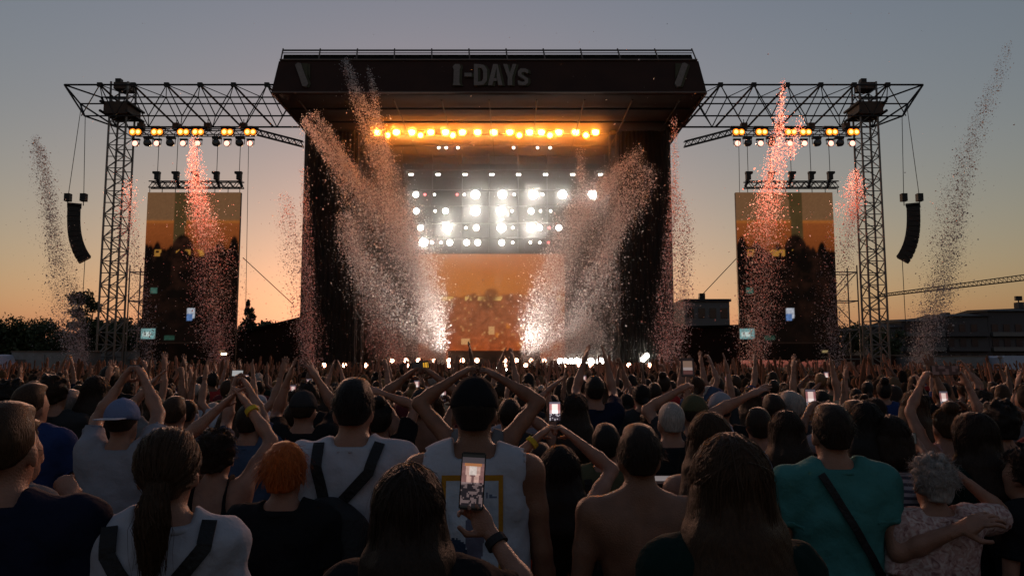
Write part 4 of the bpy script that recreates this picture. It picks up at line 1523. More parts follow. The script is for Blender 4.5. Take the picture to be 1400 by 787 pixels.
def make_body(sp, J, h):
    lo, hi = bounds(J)
    g = Grid(lo, hi, h)
    torso(g, sp, J)
    fem = sp['sex'] == 'f'
    f = .88 if fem else 1.0
    for s, nm in ((-1, 'L'), (1, 'R')):
        S_, E, Wt, fd, hp = J[nm]
        g.cone(S_, S_ + (E - S_) * .5, .054 * f, .047 * f, .03)
        g.cone(S_ + (E - S_) * .5, E, .047 * f, .038 * f, .02)
        g.cone(E, E + (Wt - E) * .35, .038 * f, .041 * f, .02)
        g.cone(E + (Wt - E) * .35, Wt, .041 * f, .026 * f, .02)
        hip, kn, an = (s * .088, -.01, .90), (s * .095, .01, .49), (s * .10, -.03, .09)
        g.cone(hip, kn, .085, .055, .04)
        g.cone(kn, (s * .098, -.035, .34), .052, .056, .02)
        g.cone((s * .098, -.035, .34), an, .056, .036, .02)
        g.cone(an, (s * .11, .13, .035), .042, .03, .02)
    # neck and head
    g.cone((0, -.022, 1.44), (0, -.006, 1.56), .054 * (.9 if fem else 1.05), .052 * (.88 if fem else 1.05), .035)
    Rm = rotm(sp.get('hyaw', 0), sp.get('hpitch', 0), sp.get('hroll', 0))
    H = lambda c, r, k=.02: g.ell(c, r, k, Rm, HP)
    H((0, -.008, 1.652), (.074, .094, .094))
    H((0, .03, 1.585), (.056, .062, .074), .03)
    H((0, .055, 1.545), (.034, .034, .03), .03)
    H((0, .098, 1.60), (.013, .022, .024), .012)          # nose
    H((0, .086, 1.557), (.024, .012, .008), .008)         # mouth
    H((0, .08, 1.645), (.05, .016, .012), .02)            # brow
    for s in (-1, 1):
        H((s * .032, .084, 1.622), (.013, .010, .009), .006)   # eyes
        H((s * .077, .0, 1.612), (.010, .022, .034), .010)     # ears
    if sp['top'] == 'bare':                                   # spine furrow and the edges of the shoulder blades
        X, Y, Z = np.meshgrid(*g.ax, indexing='ij', sparse=True)
        win = np.clip((Z - .98) / .1, 0, 1) * np.clip((1.47 - Z) / .1, 0, 1) * (Y < 0)
        fur = .011 * np.exp(-(X / .016) ** 2) * win
        for s in (-1, 1):
            fur = fur + .006 * np.exp(-(((X - s * (.055 + .22 * (1.40 - Z))) / .014) ** 2)) * np.clip((Z - 1.22) / .04, 0, 1) * np.clip((1.41 - Z) / .04, 0, 1) * (Y < 0)
        g.F = (g.F + fur).astype(np.float32)
    V, Q = g.mesh()
    Vs, Qs = [V], [Q]
    off = len(V)
    hh = .006 if h < .016 else (.0075 if h < .019 else .010)
    for s, nm in ((-1, 'L'), (1, 'R')):
        S_, E, Wt, fd, hp = J[nm]
        HV, HQ = hand_mesh(hp, round(hh, 4))
        z = fd
        want = np.array(sp.get('palm' + nm, (-s * 1.0, .3, 0) if Wt[2] > 1.2 else (-s * .7, -.5, 0)), float)
        y = -(want - z * (want @ z))
        y /= max(np.linalg.norm(y), 1e-6)
        x = np.cross(y, z)
        M3 = np.stack([x * (1 if s > 0 else -1), y, z], 1) * (f * 1.02 + .02)
        V2, Q2 = put(HV, HQ, M3, Wt)
        Vs.append(V2)
        Qs.append(Q2 + off)
        off += len(V2)
    return np.concatenate(Vs), np.concatenate(Qs)


def make_top(sp, J, h):
    kind = sp['top']
    lo, hi = bounds(J, .6 if kind != 'dress' else .25, .17)
    g = Grid(lo, hi, h)
    e = .021
    b = sp.get('build', 1.0)
    fem = sp['sex'] == 'f'
    torso(g, sp, J, e, .05)
    sx = J['sx']
    # cloth hangs straight from the chest to the hem
    hw = (.155 if fem else .165) * b
    g.cone((-hw * .42, -.01, 1.25), (-hw * .46, -.012, .80), .105 * b, .118 * b, .06, sy=1.0)
    g.cone((hw * .42, -.01, 1.25), (hw * .46, -.012, .80), .105 * b, .118 * b, .06, sy=1.0)
    if kind == 'dress':
        g.cone((-.06, -.01, .85), (-.10, -.01, .40), .13, .17, .06)
        g.cone((.06, -.01, .85), (.10, -.01, .40), .13, .17, .06)
    slv = dict(tee=.62, tank=0, strap=0, dress=.0, long=1.0, loose=.75, sleeveless=.0)[kind]
    if slv:
        for s, nm in ((-1, 'L'), (1, 'R')):
            S_, E, Wt, fd, hp = J[nm]
            d = (E - S_) / np.linalg.norm(E - S_)
            if slv < 1:
                q = S_ + (E - S_) * slv
                g.cone(S_, S_ + (E - S_) * (slv + .2), .070, .066 + (.012 if kind == 'loose' else 0), .035, clip=(q, d))
            else:
                g.cone(S_, E, .068, .056, .035)
                g.cone(E, E + (Wt - E) * 1.02, .055, .042, .02, clip=(Wt, fd))
    g.ripple(.0065 if h < .024 else .003, 22 if h < .024 else 13, sp.get('seed', 0) * 1.7)
    if h < .024:
        g.ripple(.0085, 11, sp.get('seed', 0) * 2.3)
    hem = dict(dress=.42).get(kind, sp.get('hem', .80))
    neck = 1.492 if kind in ('tee', 'long', 'loose') else 1.475
    g.cut(lambda X, Y, Z: np.maximum(hem - Z, Z - neck - .25 * np.minimum(Y, 0) * 0 - np.clip(np.abs(X) - .07, 0, 1) * 9) + 0 * X * Y)
    if kind in ('tank', 'strap', 'dress', 'sleeveless'):
        ar = {'tank': (.088, .75), 'sleeveless': (.07, .95), 'strap': (.11, .8), 'dress': (.10, .8)}[kind]
        for s, nm in ((-1, 'L'), (1, 'R')):
            S_ = J[nm][0]
            c = np.array((s * (sx + .028), -.01, S_[2] - .02))
            g.cut(lambda X, Y, Z, c=c: ar[0] - np.sqrt((X - c[0]) ** 2 + ((Y - c[1]) * .8) ** 2 + ((Z - c[2]) * ar[1]) ** 2))
        if kind in ('strap', 'dress'):
            g.cut(lambda X, Y, Z: np.where(np.abs(np.abs(X) - .085) < .014, -1.0, Z - 1.36 + 0 * Y) + 0 * X + 0 * Y)
    V, Q = g.mesh()
    sp['_trim'] = []
    if h < .024 and kind in ('tee', 'loose', 'tank', 'sleeveless'):
        # ribbed collar and stitched sleeve hems: thin bands standing a little proud of the cloth
        keep = g.F.copy()
        X, Y, Z = np.meshgrid(*g.ax, indexing='ij', sparse=True)
        zc_ = neck - .016
        band = np.maximum(np.abs(Z - zc_) - .014, np.sqrt(X ** 2 + (Y + .01) ** 2) - .105)
        g.F = np.maximum(keep - .0045, band).astype(np.float32)
        sp['_trim'].append(('collar', *g.mesh()))
        if slv and slv < 1:
            for s, nm in ((-1, 'L'), (1, 'R')):
                S_, E, Wt, fd, hp = J[nm]
                d = (E - S_) / np.linalg.norm(E - S_)
                q = S_ + (E - S_) * slv
                ax_ = (X - q[0]) * d[0] + (Y - q[1]) * d[1] + (Z - q[2]) * d[2]
                rr_ = np.sqrt((X - q[0]) ** 2 + (Y - q[1]) ** 2 + (Z - q[2]) ** 2) - .12
                g.F = np.maximum(keep - .004, np.maximum(np.abs(ax_ + .016) - .014, rr_)).astype(np.float32)
                sp['_trim'].append(('sleeve_hem', *g.mesh()))
    return V, Q


def make_bottom(sex, kind, h):
    g = Grid((-.3, -.25, -.02), (.3, .28, 1.02), h)
    fem = sex == 'f'
    g.ell((0, -.012, .93), (.168 if fem else .158, .122, .13), .04)
    end = .04 if kind == 'long' else .47
    for s in (-1, 1):
        q = (s * .095, .0, .50)
        g.cone((s * .085, -.01, .89), q, .098, .078, .03, clip=((0, 0, end), (0, 0, -1)))
        if kind == 'long':
            g.cone(q, (s * .10, -.02, .02), .076, .064, .03, clip=((0, 0, end), (0, 0, -1)))
    g.ripple(.004, 20, 2.0)
    g.cut(lambda X, Y, Z: Z - .985 + 0 * X + 0 * Y)
    return g.mesh()


def make_shoes(h):
    out = []
    for s in (-1, 1):
        g = Grid((-.3, -.2, -.02), (.3, .3, .2), h)
        g.cone((s * .10, -.06, .045), (s * .115, .15, .035), .05, .045, .02, clip=((0, 0, 0), (0, 0, -1)))
        g.cone((s * .10, -.04, .05), (s * .10, -.04, .11), .05, .045, .02)
        out.append(g.mesh())
    return out


def make_hair(kind, h, seed=0):
    """hair in head space (unrotated head); returns mesh"""
    g = Grid((-.26, -.32, .95), (.26, .22, 1.86), h)
    rs = np.random.default_rng(seed + 5)
    C = (0, -.014, 1.664)
    if kind in ('short', 'buzz', 'curly', 'bob', 'long', 'pony', 'bun', 'fade', 'crop'):
        e = dict(crop=.016, short=.007, buzz=.003, fade=.004, curly=.012, bob=.014, long=.010, pony=.008, bun=.008)[kind]
        g.ell(C, (.076 + e, .096 + e, .093 + e), .0)
        if kind == 'short' or kind == 'fade':
            g.ell((0, .02, 1.735), (.055, .075, .03), .02)
        g.cone((0, -.055, 1.65), (0, -.062, 1.572), .055 + e, .042 + e * .6, .02)
        # hairline: keep the face free
        lim = dict(crop=1.57, short=1.575, fade=1.59, buzz=1.58, curly=1.56, bob=1.50, long=1.4, pony=1.565, bun=1.565)[kind]
        if kind in ('curly',):
            for i in range(60):
                a, z = rs.uniform(0, 6.283), rs.uniform(1.58, 1.77)
                r = math.sqrt(max(0, 1 - ((z - 1.665) / .115) ** 2))
                g.ell((math.cos(a) * .084 * r, -.014 + math.sin(a) * .104 * r, z), (.016,) * 3, .01)
        g.cut(lambda X, Y, Z: np.maximum(lim - Z, np.minimum(Y - .012 + .0 * X, (Y - .012) * .9 - (Z - 1.69) * 1.2) * 1.0 + 0 * X))
        if kind in ('bob',):
            for i in range(26):
                a = rs.uniform(2.6, 6.8)
                x, y = math.cos(a) * .088, -.015 + math.sin(a) * .10
                g.cone((x * .86, y * .86, 1.64), (x * 1.0, y * 1.0 - .01, rs.uniform(1.50, 1.56)), .024, .018, .03)
        if kind == 'long':
            for i in range(30):
                a = rs.uniform(2.75, 6.67)
                x, y = math.cos(a) * .086, -.015 + math.sin(a) * .098
                ze = rs.uniform(1.17, 1.32)
                m1 = (x * .98, y * .98 - .012, 1.52)
                m2 = (x * 1.06 + rs.normal(0, .008), min(y * .75, -.02) - .075, 1.40)
                e2 = (x * 1.05 + rs.normal(0, .015), -.135 + rs.normal(0, .008) + .05 * abs(x), ze)
                g.cone((x * .86, y * .88, 1.63), m1, .014, .026, .03)
                g.cone(m1, m2, .030, .030, .035)
                g.cone(m2, e2, .030, .014, .035)
        if kind == 'pony':
            g.ell((0, -.105, 1.605), (.030, .026, .030), .015)
            pts = [(0, -.122, 1.60), (.002, -.145, 1.56), (-.004, -.150, 1.51), (.006, -.150, 1.46), (.0, -.150, 1.42)]
            rr = [.024, .030, .032, .026, .012]
            for i in range(4):
                g.cone(pts[i], pts[i + 1], rr[i], rr[i + 1], .02)
        if kind == 'bun':
            g.ell((0, -.08, 1.765), (.05, .05, .045), .015)
    amp = dict(crop=.003, buzz=.0006, fade=.001, short=.0012, curly=.006, bob=.002, long=.0015, pony=.0015, bun=.002)[kind]
    g.ripple(amp, 60 if h < .0125 else 40, seed)
    return g.mesh()


def make_cap(h):
    g = Grid((-.16, -.2, 1.58), (.16, .3, 1.82), h)
    g.ell((0, -.012, 1.665), (.090, .110, .106), 0)
    g.cut(lambda X, Y, Z: 1.648 - .10 * Y - Z + 0 * X)
    g.ell((0, -.012, 1.772), (.010, .010, .008), .004)
    b = Grid((-.16, -.2, 1.58), (.16, .3, 1.82), h)
    b.ell((0, .12, 1.668), (.082, .095, .055), 0)
    b.cut(lambda X, Y, Z: np.maximum(Z - 1.672 + 1.6 * X ** 2, 1.662 - Z - 1.6 * X ** 2) + 0 * Y)
    return g.mesh(), b.mesh()


def strands(kind, n, seed, length=1.0):
    """loose ribbons of hair over the implicit hair mass, in head space"""
    rs = np.random.default_rng(seed)
    K, HK = (9, 6) if kind in ('long', 'bob') and n > 900 else (7, 4)                                # points along a strand, of these on the skull
    out = np.zeros((n, K, 3))
    az = rs.uniform(math.radians(155), math.radians(385), n) if kind in ('long', 'bob') else rs.uniform(0, 2 * math.pi, n)
    th0 = np.arccos(rs.uniform(.15, 1, n)) * .9
    if kind in ('long', 'bob'):
        th0 = np.abs(rs.normal(0, .22, n)) + .04
    e = dict(crop=.018, short=.008, fade=.004, curly=.014, bob=.020, long=.016, pony=.011, bun=.010)[kind] + rs.normal(0, .003, n)
    if kind in ('short', 'curly', 'fade', 'crop'):
        Ls = dict(crop=.05, short=.024, fade=.012, curly=.035)[kind] * rs.uniform(.5, 1.3, n)
        th0 = np.arccos(rs.uniform(-.25, 1, n))
        d = np.stack([np.sin(th0) * np.cos(az), np.sin(th0) * np.sin(az), np.cos(th0)], 1)
        ok = ~((d[:, 1] > .25) & (d[:, 2] < .45))
        base = np.array((0, -.014, 1.664)) + d * np.array((.076, .096, .093)) + d * (e * .55)[:, None]
        fl = d * (.35 if kind != 'curly' else 1) + np.array((0, -.3, -.75)) * (1.0 if kind != 'curly' else .2) + rs.normal(0, dict(curly=.6, crop=.34).get(kind, .16), (n, 3))
        fl /= np.linalg.norm(fl, axis=1)[:, None]
        for k in range(K):
            t = k / (K - 1)
            w = rs.normal(0, .35, (n, 3)) * .004 * k if kind == 'curly' else 0
            out[:, k] = base + fl * (Ls * t)[:, None] + np.array((0, 0, -.3)) * (Ls * t * t)[:, None] + w
        out = out[ok]
    else:
        if kind in ('long', 'bob'):
            ze = rs.uniform(1.12, 1.30, n) if kind == 'long' else rs.uniform(1.49, 1.56, n)
            rx = rs.uniform(.96, 1.05, n)
            pa = rs.uniform(-1.15, .75, n) * np.abs(np.cos(az)) + rs.uniform(-1.3, -.1, n) * (1 - np.abs(np.cos(az)))
            d0 = np.stack([rs.normal(0, .06, n) + .06 * np.sign(np.cos(az)), np.sin(pa), np.cos(pa)], 1)
            d0 /= np.linalg.norm(d0, axis=1)[:, None]
            for k in range(K):
                t = k / (K - 1)
                if k < HK:
                    q = k / (HK - 1.0)                        # from the parting down the side of the head
                    d1 = np.stack([np.sin(1.71) * np.cos(az), np.sin(1.71) * np.sin(az), np.full(n, np.cos(1.71))], 1)
                    d_ = (1 - q) * d0 + q * d1
                    d_ /= np.linalg.norm(d_, axis=1)[:, None]
                    out[:, k] = np.array((0, -.014, 1.664)) + d_ * np.stack([(.078 + e) * rx, (.098 + e) * rx, .094 + e], 1)
                else:
                    u = (k - HK + 1) / (K - HK)
                    x = np.cos(az) * (.080 + e) * (1 + (.22 if kind == 'long' else .08) * u) * rx
                    y = -.014 + np.sin(az) * (.098 + e) * (1 - .15 * u)
                    if kind == 'long':
                        y = y * (1 - u) + u * (-.15 + .06 * np.abs(np.cos(az)) + rs.normal(0, .006, n))
                    z = 1.65 + (ze - 1.65) * u
                    out[:, k] = np.stack([x + rs.normal(0, .006, n) * u * 1.5, y + rs.normal(0, .004, n), z], 1)
        else:   # pony / bun: combed back
            tgt = np.array((0, -.108, 1.602)) if kind == 'pony' else np.array((0, -.06, 1.745))
            d = np.stack([np.sin(th0 * 1.15) * np.cos(az), np.sin(th0 * 1.15) * np.sin(az), np.cos(th0 * 1.15)], 1)
            st = np.array((0, -.014, 1.664)) + d * (np.array((.078, .098, .094)) + e[:, None])
            for k in range(K):
                t = k / (K - 1)
                p = st * (1 - t) + tgt * t - np.array((0, -.014, 1.664))
                nn = p / np.sqrt(((p / (np.array((.078, .098, .094)) + e[:, None])) ** 2).sum(1))[:, None]
                out[:, k] = nn + np.array((0, -.014, 1.664))
            tail = n // 3
            if kind == 'pony':
                a2, r2 = rs.uniform(0, 6.28, tail), rs.uniform(.6, 1.25, tail)
                cx_ = np.interp(np.linspace(0, 1, K), [0, .25, .5, .75, 1], [-.120, -.145, -.152, -.152, -.150])
                cz_ = np.interp(np.linspace(0, 1, K), [0, .25, .5, .75, 1], [1.605, 1.56, 1.51, 1.46, 1.39])
                cr_r = np.interp(np.linspace(0, 1, K), [0, .25, .5, .75, 1], [.024, .034, .037, .032, .018])
                for k in range(K):
                    out[:tail, k] = np.stack([np.cos(a2 + k * .2) * cr_r[k] * r2 + rs.normal(0, .003, tail), cx_[k] + np.sin(a2 + k * .2) * cr_r[k] * r2 + rs.normal(0, .003, tail), np.full(tail, cz_[k]) + rs.normal(0, .01, tail)], 1)
    n = len(out)
    # flyaways
    fly = rs.random(n) < .12
    out[fly] += (np.linspace(0, 1, K) ** 2)[None, :, None] * rs.normal(0, .018, (fly.sum(), 1, 3))
    tang = np.gradient(out, axis=1)
    outw = out - np.array((0, -.02, 0)) * np.array((1, 1, 0)) - np.array((0, 0, 1)) * np.minimum(out[..., 2:3], 1.64)
    side = np.cross(tang, outw + rs.normal(0, .03, (n, 1, 3)))
    side /= np.linalg.norm(side, axis=2)[..., None] + 1e-9
    wd = (rs.uniform(.0009, .0022, n)[:, None] * np.linspace(1, .35, K)[None])[..., None]
    V = np.stack([out + side * wd, out - side * wd], 2).reshape(-1, 3)
    Q = []
    b0 = np.arange(n) * K * 2
    for k in range(K - 1):
        a = b0 + k * 2
        Q.append(np.stack([a, a + 1, a + 3, a + 2], 1))
    return V, np.concatenate(Q)


def bake(V, Rm):
    return (V - HP) @ Rm.T + HP


def join(*vq):
    V, Q, o = [], [], 0
    for v, q in vq:
        V.append(v)
        Q.append(q + o)
        o += len(v)
    return np.concatenate(V), np.concatenate(Q)


# ---- materials of skin, hair and cloth
def skin(nm, c):
    m = mat('skin_' + nm, c, .5, var=.2, scale=14, bump=.25, bscale=160, spec=.4)
    m.node_tree.nodes['Principled BSDF'].inputs['Subsurface Weight'].default_value = .08
    m.node_tree.nodes['Principled BSDF'].inputs['Subsurface Radius'].default_value = (.02, .008, .004)
    return m


SK = dict(fair=skin('fair', (.28, .14, .095)), tan=skin('tan', (.19, .088, .053)), brown=skin('brown', (.12, .055, .033)))


def hairm(nm, c):
    m = mat('hair_' + nm, c, .5, var=.3, scale=160, bump=.35, bscale=320, spec=.15)
    n = m.node_tree.nodes
    for q in n:
        if q.type == 'TEX_NOISE':
            mp = n.new('ShaderNodeMapping')
            mp.inputs['Scale'].default_value = (1, 1, .12)
            src = q.inputs['Vector'].links[0].from_socket
            m.node_tree.links.new(src, mp.inputs['Vector'])
            m.node_tree.links.new(mp.outputs[0], q.inputs['Vector'])
    return m


HR = dict(black=hairm('black', (.012, .009, .008)), dark=hairm('dark_brown', (.022, .013, .009)), brown=hairm('brown', (.040, .021, .011)),
          light=hairm('light_brown', (.17, .10, .05)), blonde=hairm('blonde', (.32, .21, .10)), red=hairm('red', (.34, .075, .012)), grey=hairm('grey', (.26, .24, .23)))


def cloth(nm, c, var=.10):
    return mat('cloth_' + nm, c, .9, var=var, scale=5, bump=.7, bscale=16, spec=.08)


CL = dict(white=cloth('white', (.38, .39, .45)), light_grey=cloth('light_grey', (.24, .245, .29)), grey=cloth('grey', (.13, .13, .14)), black=cloth('black', (.012, .012, .014)),
          charcoal=cloth('charcoal', (.03, .03, .033)), navy=cloth('navy', (.009, .012, .030)), blue=cloth('blue', (.020, .040, .13)), teal=cloth('teal', (.048, .175, .17)),
          green=cloth('dark_green', (.006, .018, .016)), red=cloth('red', (.28, .03, .03)), burgundy=cloth('burgundy', (.09, .02, .025)), yellow=cloth('yellow', (.5, .36, .04)),
          beige=cloth('beige', (.36, .28, .2)), pink=cloth('dusty_pink', (.42, .25, .24)), denim=cloth('denim', (.05, .075, .13)), khaki=cloth('khaki', (.14, .12, .08)), olive=cloth('olive', (.07, .07, .04)))


def pattern(nm, kind):
    m = cloth(nm, (.5, .5, .5))
    n, l = m.node_tree.nodes, m.node_tree.links
    b = n['Principled BSDF']
    tc = [q for q in n if q.type == 'TEX_COORD'][0]
    cr = n.new('ShaderNodeValToRGB')
    cr.color_ramp.interpolation = 'CONSTANT'
    if kind == 'stripe':
        w = n.new('ShaderNodeTexWave')
        w.bands_direction = 'Z'
        w.inputs['Scale'].default_value = 9
        l.new(tc.outputs['Object'], w.inputs['Vector'])
        l.new(w.outputs['Fac'], cr.inputs[0])
        cols = [(0, (.42, .36, .40)), (.55, (.10, .09, .12))]
    elif kind == 'floral':
        w = n.new('ShaderNodeTexVoronoi')
        w.inputs['Scale'].default_value = 22
        l.new(tc.outputs['Object'], w.inputs['Vector'])
        sp = n.new('ShaderNodeSeparateColor')
        l.new(w.outputs['Color'], sp.inputs[0])
        l.new(sp.outputs[0], cr.inputs[0])
        cols = [(0, (.012, .012, .014)), (.62, (.10, .16, .06)), (.74, (.42, .07, .02)), (.83, (.012, .012, .014)), (.9, (.5, .42, .36)), (.96, (.4, .12, .05))]
    else:
        w = n.new('ShaderNodeTexNoise')
        w.inputs['Scale'].default_value = 26
        w.inputs['Distortion'].default_value = 1.5
        l.new(tc.outputs['Object'], w.inputs['Vector'])
        l.new(w.outputs['Fac'], cr.inputs[0])
        cr.color_ramp.interpolation = 'LINEAR'
        cols = [(.3, (.20, .10, .10)), (.5, (.44, .29, .27)), (.62, (.52, .42, .40))]
    while len(cr.color_ramp.elements) < len(cols):
        cr.color_ramp.elements.new(.5)
    for el, (p, c) in zip(cr.color_ramp.elements, cols):
        el.position = p
        el.color = (*c, 1)
    l.new(cr.outputs[0], b.inputs['Base Color'])
    return m


CL['cap_blue'] = cloth('faded_blue', (.13, .17, .30))
CL['striped'] = pattern('striped', 'stripe')
CL['floral'] = pattern('floral', 'floral')
CL['patterned'] = pattern('patterned_pink', 'noise')
SHOE = mat('shoe_canvas', (.08, .08, .08), .7)
_cache = {}


def cached(key, fn):
    if key not in _cache:
        _cache[key] = fn()
    return _cache[key]


def setmat(o, m):
    o.material_slots[0].link = 'OBJECT'
    o.material_slots[0].material = m


def person(sp, Mw, h, label, group=None, nstr=0):
    """full figure; returns root body object (one continuous mesh) with clothes and hair as children"""
    J = skeleton(sp)
    V, Q = make_body(sp, J, h)
    me = mesh_np('person', V, Q, SK[sp.get('skin', 'fair')], True)
    o = obj('person', me, None, Mw)
    tag(o, label, 'person', group)
    Rm = rotm(sp.get('hyaw', 0), sp.get('hpitch', 0), sp.get('hroll', 0))

    def child(nm, me_, parent=o):
        return obj(nm, me_, parent, Mw)
    if sp['top'] != 'bare':
        V, Q = make_top(sp, J, h)
        nm = dict(tee='tee_shirt', tank='jersey', strap='strap_top', dress='dress', long='long_sleeved_shirt', loose='blouse', sleeveless='sleeveless_top')[sp['top']]
        c = child(nm, mesh_np(nm, V, Q, CL[sp['col']], True))
        sp['_top'] = (V, Q, c)
        for tn, tv, tq in sp.get('_trim', ()):
            if len(tq):
                child(tn, mesh_np(tn, tv, tq, CL[sp['col']], True), c)
    else:
        sp['_top'] = (V, Q, o)
    bk = sp.get('bottom', 'long')
    me = cached(('bottom', sp['sex'], bk, h > .02), lambda: mesh_np('trousers', *make_bottom(sp['sex'], bk, max(h, .02)), CL['denim'], True))
    c = child('trousers' if bk == 'long' else 'shorts', me)
    setmat(c, CL[sp.get('bcol', 'denim')])
    for i in range(2):
        me = cached(('shoe', i, h > .02), lambda: mesh_np('shoe', *make_shoes(.018 if h < .02 else .03)[i], SHOE, True))
        child('shoe', me)
    hk = sp['hair']
    hm = HR[sp['hcol']]
    hh = .009 if h < .0175 else (.012 if h < .024 else .018)
    if hk not in ('none',):
        V, Q = cached(('hair', hk, hh, sp.get('seed', 0) % 3), lambda: make_hair(hk, hh, sp.get('seed', 0) % 3))
        hb = child('hair', mesh_np('hair', bake(V, Rm), Q, hm, True))
        if nstr and hk not in ('buzz', 'fade') and not sp.get('cap'):
            V, Q = strands(hk, nstr, sp.get('seed', 0))
            child('loose_hair', mesh_np('loose_hair', bake(V, Rm), Q, hm), hb)['kind'] = 'stuff'
    if sp.get('cap'):
        (V, Q), (V2, Q2) = cached(('cap', hh), lambda: make_cap(min(hh, .012)))
        Rc = Rm @ rotm(math.pi if sp.get('capback') else 0)
        c = child('cap', mesh_np('cap', bake(V, Rm), Q, CL[sp['cap']], True))
        child('visor', mesh_np('visor', (V2 - np.array((0, -.012, 0))) @ Rc.T * 1.0 + np.array((0, -.012, 0)) if sp.get('capback') else bake(V2, Rm), Q2, CL[sp.get('viscol', sp['cap'])], True), c)
    for nm in sp.get('band', ()):                     # wrist bands
        S_, E, Wt, fd, hp = J[nm[0]]
        bm = bmesh.new()
        m_ = Matrix.Translation(Wt - fd * .035) @ Vector(fd).to_track_quat('Z', 'Y').to_matrix().to_4x4()
        bmesh.ops.create_cone(bm, cap_ends=True, segments=18, radius1=.036, radius2=.034, depth=.026, matrix=m_)
        bme = bpy.data.meshes.new('wristband')
        bm.to_mesh(bme)
        bm.free()
        bme.materials.append(CL[nm[1]])
        child('wristband', bme)
    sp['_J'] = J
    sp['_M'] = Mw
    return o
# ------------------------------------------------------------------ the people one can tell apart
def place(px, top, d, yaw=0.0, cap=False):
    t = at(px, top, d)
    s = (t.z - (.035 if cap else .018)) / 1.762
    s = min(max(s, .84), 1.10)
    return Vector((t.x, d, 0)), s, Matrix.Translation((t.x, d, 0)) @ Matrix.Rotation(yaw, 4, 'Z') @ Matrix.Diagonal((s, s, s, 1))


PEOPLE = []
SEED = [0]


def P(px, py, d, label, yaw=0, armL='down', armR='down', group=None, h=None, nstr=None, **sp):
    SEED[0] += 1
    sp.setdefault('sex', 'm')
    sp.setdefault('hair', 'short')
    sp.setdefault('hcol', 'dark')
    sp.setdefault('top', 'tee')
    sp.setdefault('col', 'black')
    sp.setdefault('bcol', 'charcoal')
    sp['seed'] = SEED[0]
    yaw = R(yaw)
    base, s, Mw = place(px, py, d, yaw, bool(sp.get('cap')))
    Mi = Mw.inverted()

    def arm(a):
        if isinstance(a, str):
            return a
        ax, ay, dd, pole, hp = a
        return (np.array(Mi @ at(ax, ay, d + dd)), pole, hp)
    sp['armL'], sp['armR'] = arm(armL), arm(armR)
    if h is None:
        h = .0150 if d < 2.6 else (.0165 if d < 3.8 else .0235)
    if nstr is None:
        nstr = 2700 if d < 2.6 else (1700 if d < 3.8 else 300)
    o = person(sp, Mw, h, label, group, nstr)
    sp.update(px=px, py=py, d=d, x=base.x, obj=o, s=s)
    PEOPLE.append(sp)
    return sp


OUT = (1, 0, -.3)
OUTL = (-1, 0, -.3)
p_navy = P(10, 541, 2.15, 'large cropped-haired person in dark navy shirt, head turned toward the stage', yaw=9, hair='fade', hcol='brown', col='navy', skin='fair', build=1.08, hyaw=R(-6))
P(24, 566, 2.95, 'person in grey shirt with bent forearm raised to the chin', yaw=-30, armR='chin', armL='front', hcol='brown', col='grey')
p_pony = P(233, 578, 2.25, 'person with brown ponytail in white tee under thin black bag straps', sex='f', hair='pony', hcol='brown', col='white', hyaw=R(-4), yaw=14)
P(45, 520, 4.5, 'person in blue shirt with folded arms behind the cropped-haired person in navy', yaw=-6, armL='front', armR='front', hcol='brown', col='blue', build=1.12, hyaw=R(-8))
P(170, 537, 4.2, 'person in pale grey tee and white-and-blue cap holding both arms overhead', armL=(176, 506, .3, (-.7, .5, -.3), 'grip'), armR=(192, 505, .3, (.7, .5, -.3), 'grip'), cap='cap_blue', viscol='white', capback=True, col='light_grey', hair='fade', bcol='khaki')
p_clap = P(298, 584, 3.6, 'person in black top clapping overhead with a yellow wristband', sex='f', hair='curly', hcol='dark', armL=(318, 541, .22, (-1, 0, -.2), 'open'), armR=(330, 540, .22, (1, -.1, -.4), 'open'), band=[('R', 'yellow')], top='strap')
P(391, 599, 3.0, 'person with bright orange-red cropped hair and black tee', sex='f', hair='crop', hcol='red', col='black', build=1.05)
p_bag = P(485, 511, 3.3, 'person with short black hair in white tee wearing a black backpack', hair='short', hcol='black', col='white', build=1.05)
p_phone = P(560, 630, 2.0, 'person with long dark brown hair raising a phone showing the stage', sex='f', hair='long', hcol='dark', col='black', armR=(652, 700, .30, (1, -.1, -.9), 'grip'), palmR=(-.5, -.85, .1), band=[('R', 'charcoal')])
p_jersey = P(649, 504, 3.0, 'person in dark cap and white sleeveless jersey with orange square print', cap='black', hair='short', hcol='black', top='tank', col='white', skin='tan', build=1.08)
p_floral = P(765, 606, 3.3, 'person with long black hair and floral dress lifting a bright phone with both hands', sex='f', hair='long', hcol='black', top='dress', col='floral', armL=(750, 584, .22, (-1, 0, -.5), 'grip'), armR=(767, 584, .22, (1, 0, -.5), 'grip'), band=[('L', 'yellow')])
P(873, 573, 2.9, 'shirtless person with short dark hair and bare back', hair='short', hcol='dark', top='bare', skin='tan', build=1.04)
P(995, 589, 1.95, 'person with long light brown hair and dark green top beside the bare back', sex='f', hair='long', hcol='brown', col='green', nstr=3400)
P(970, 561, 3.4, 'person with brown hair and bare shoulders behind the long light brown hair', sex='f', hair='long', hcol='brown', top='strap', col='burgundy', yaw=-15)
p_teal = P(1135, 546, 3.3, 'person in teal tee with dark diagonal bag strap, arm round a companion', hair='short', hcol='dark', col='teal', build=1.06, armR=(1338, 712, -.24, (.3, -.5, -1), 'relaxed'), palmR=(0, .6, -.8))
P(1272, 618, 3.25, 'person with curly grey hair and pink patterned blouse held by the teal tee wearer', sex='f', hair='curly', hcol='grey', top='loose', col='patterned', armR=(1300, 640, .12, (1, -.2, -.9), 'relaxed'))
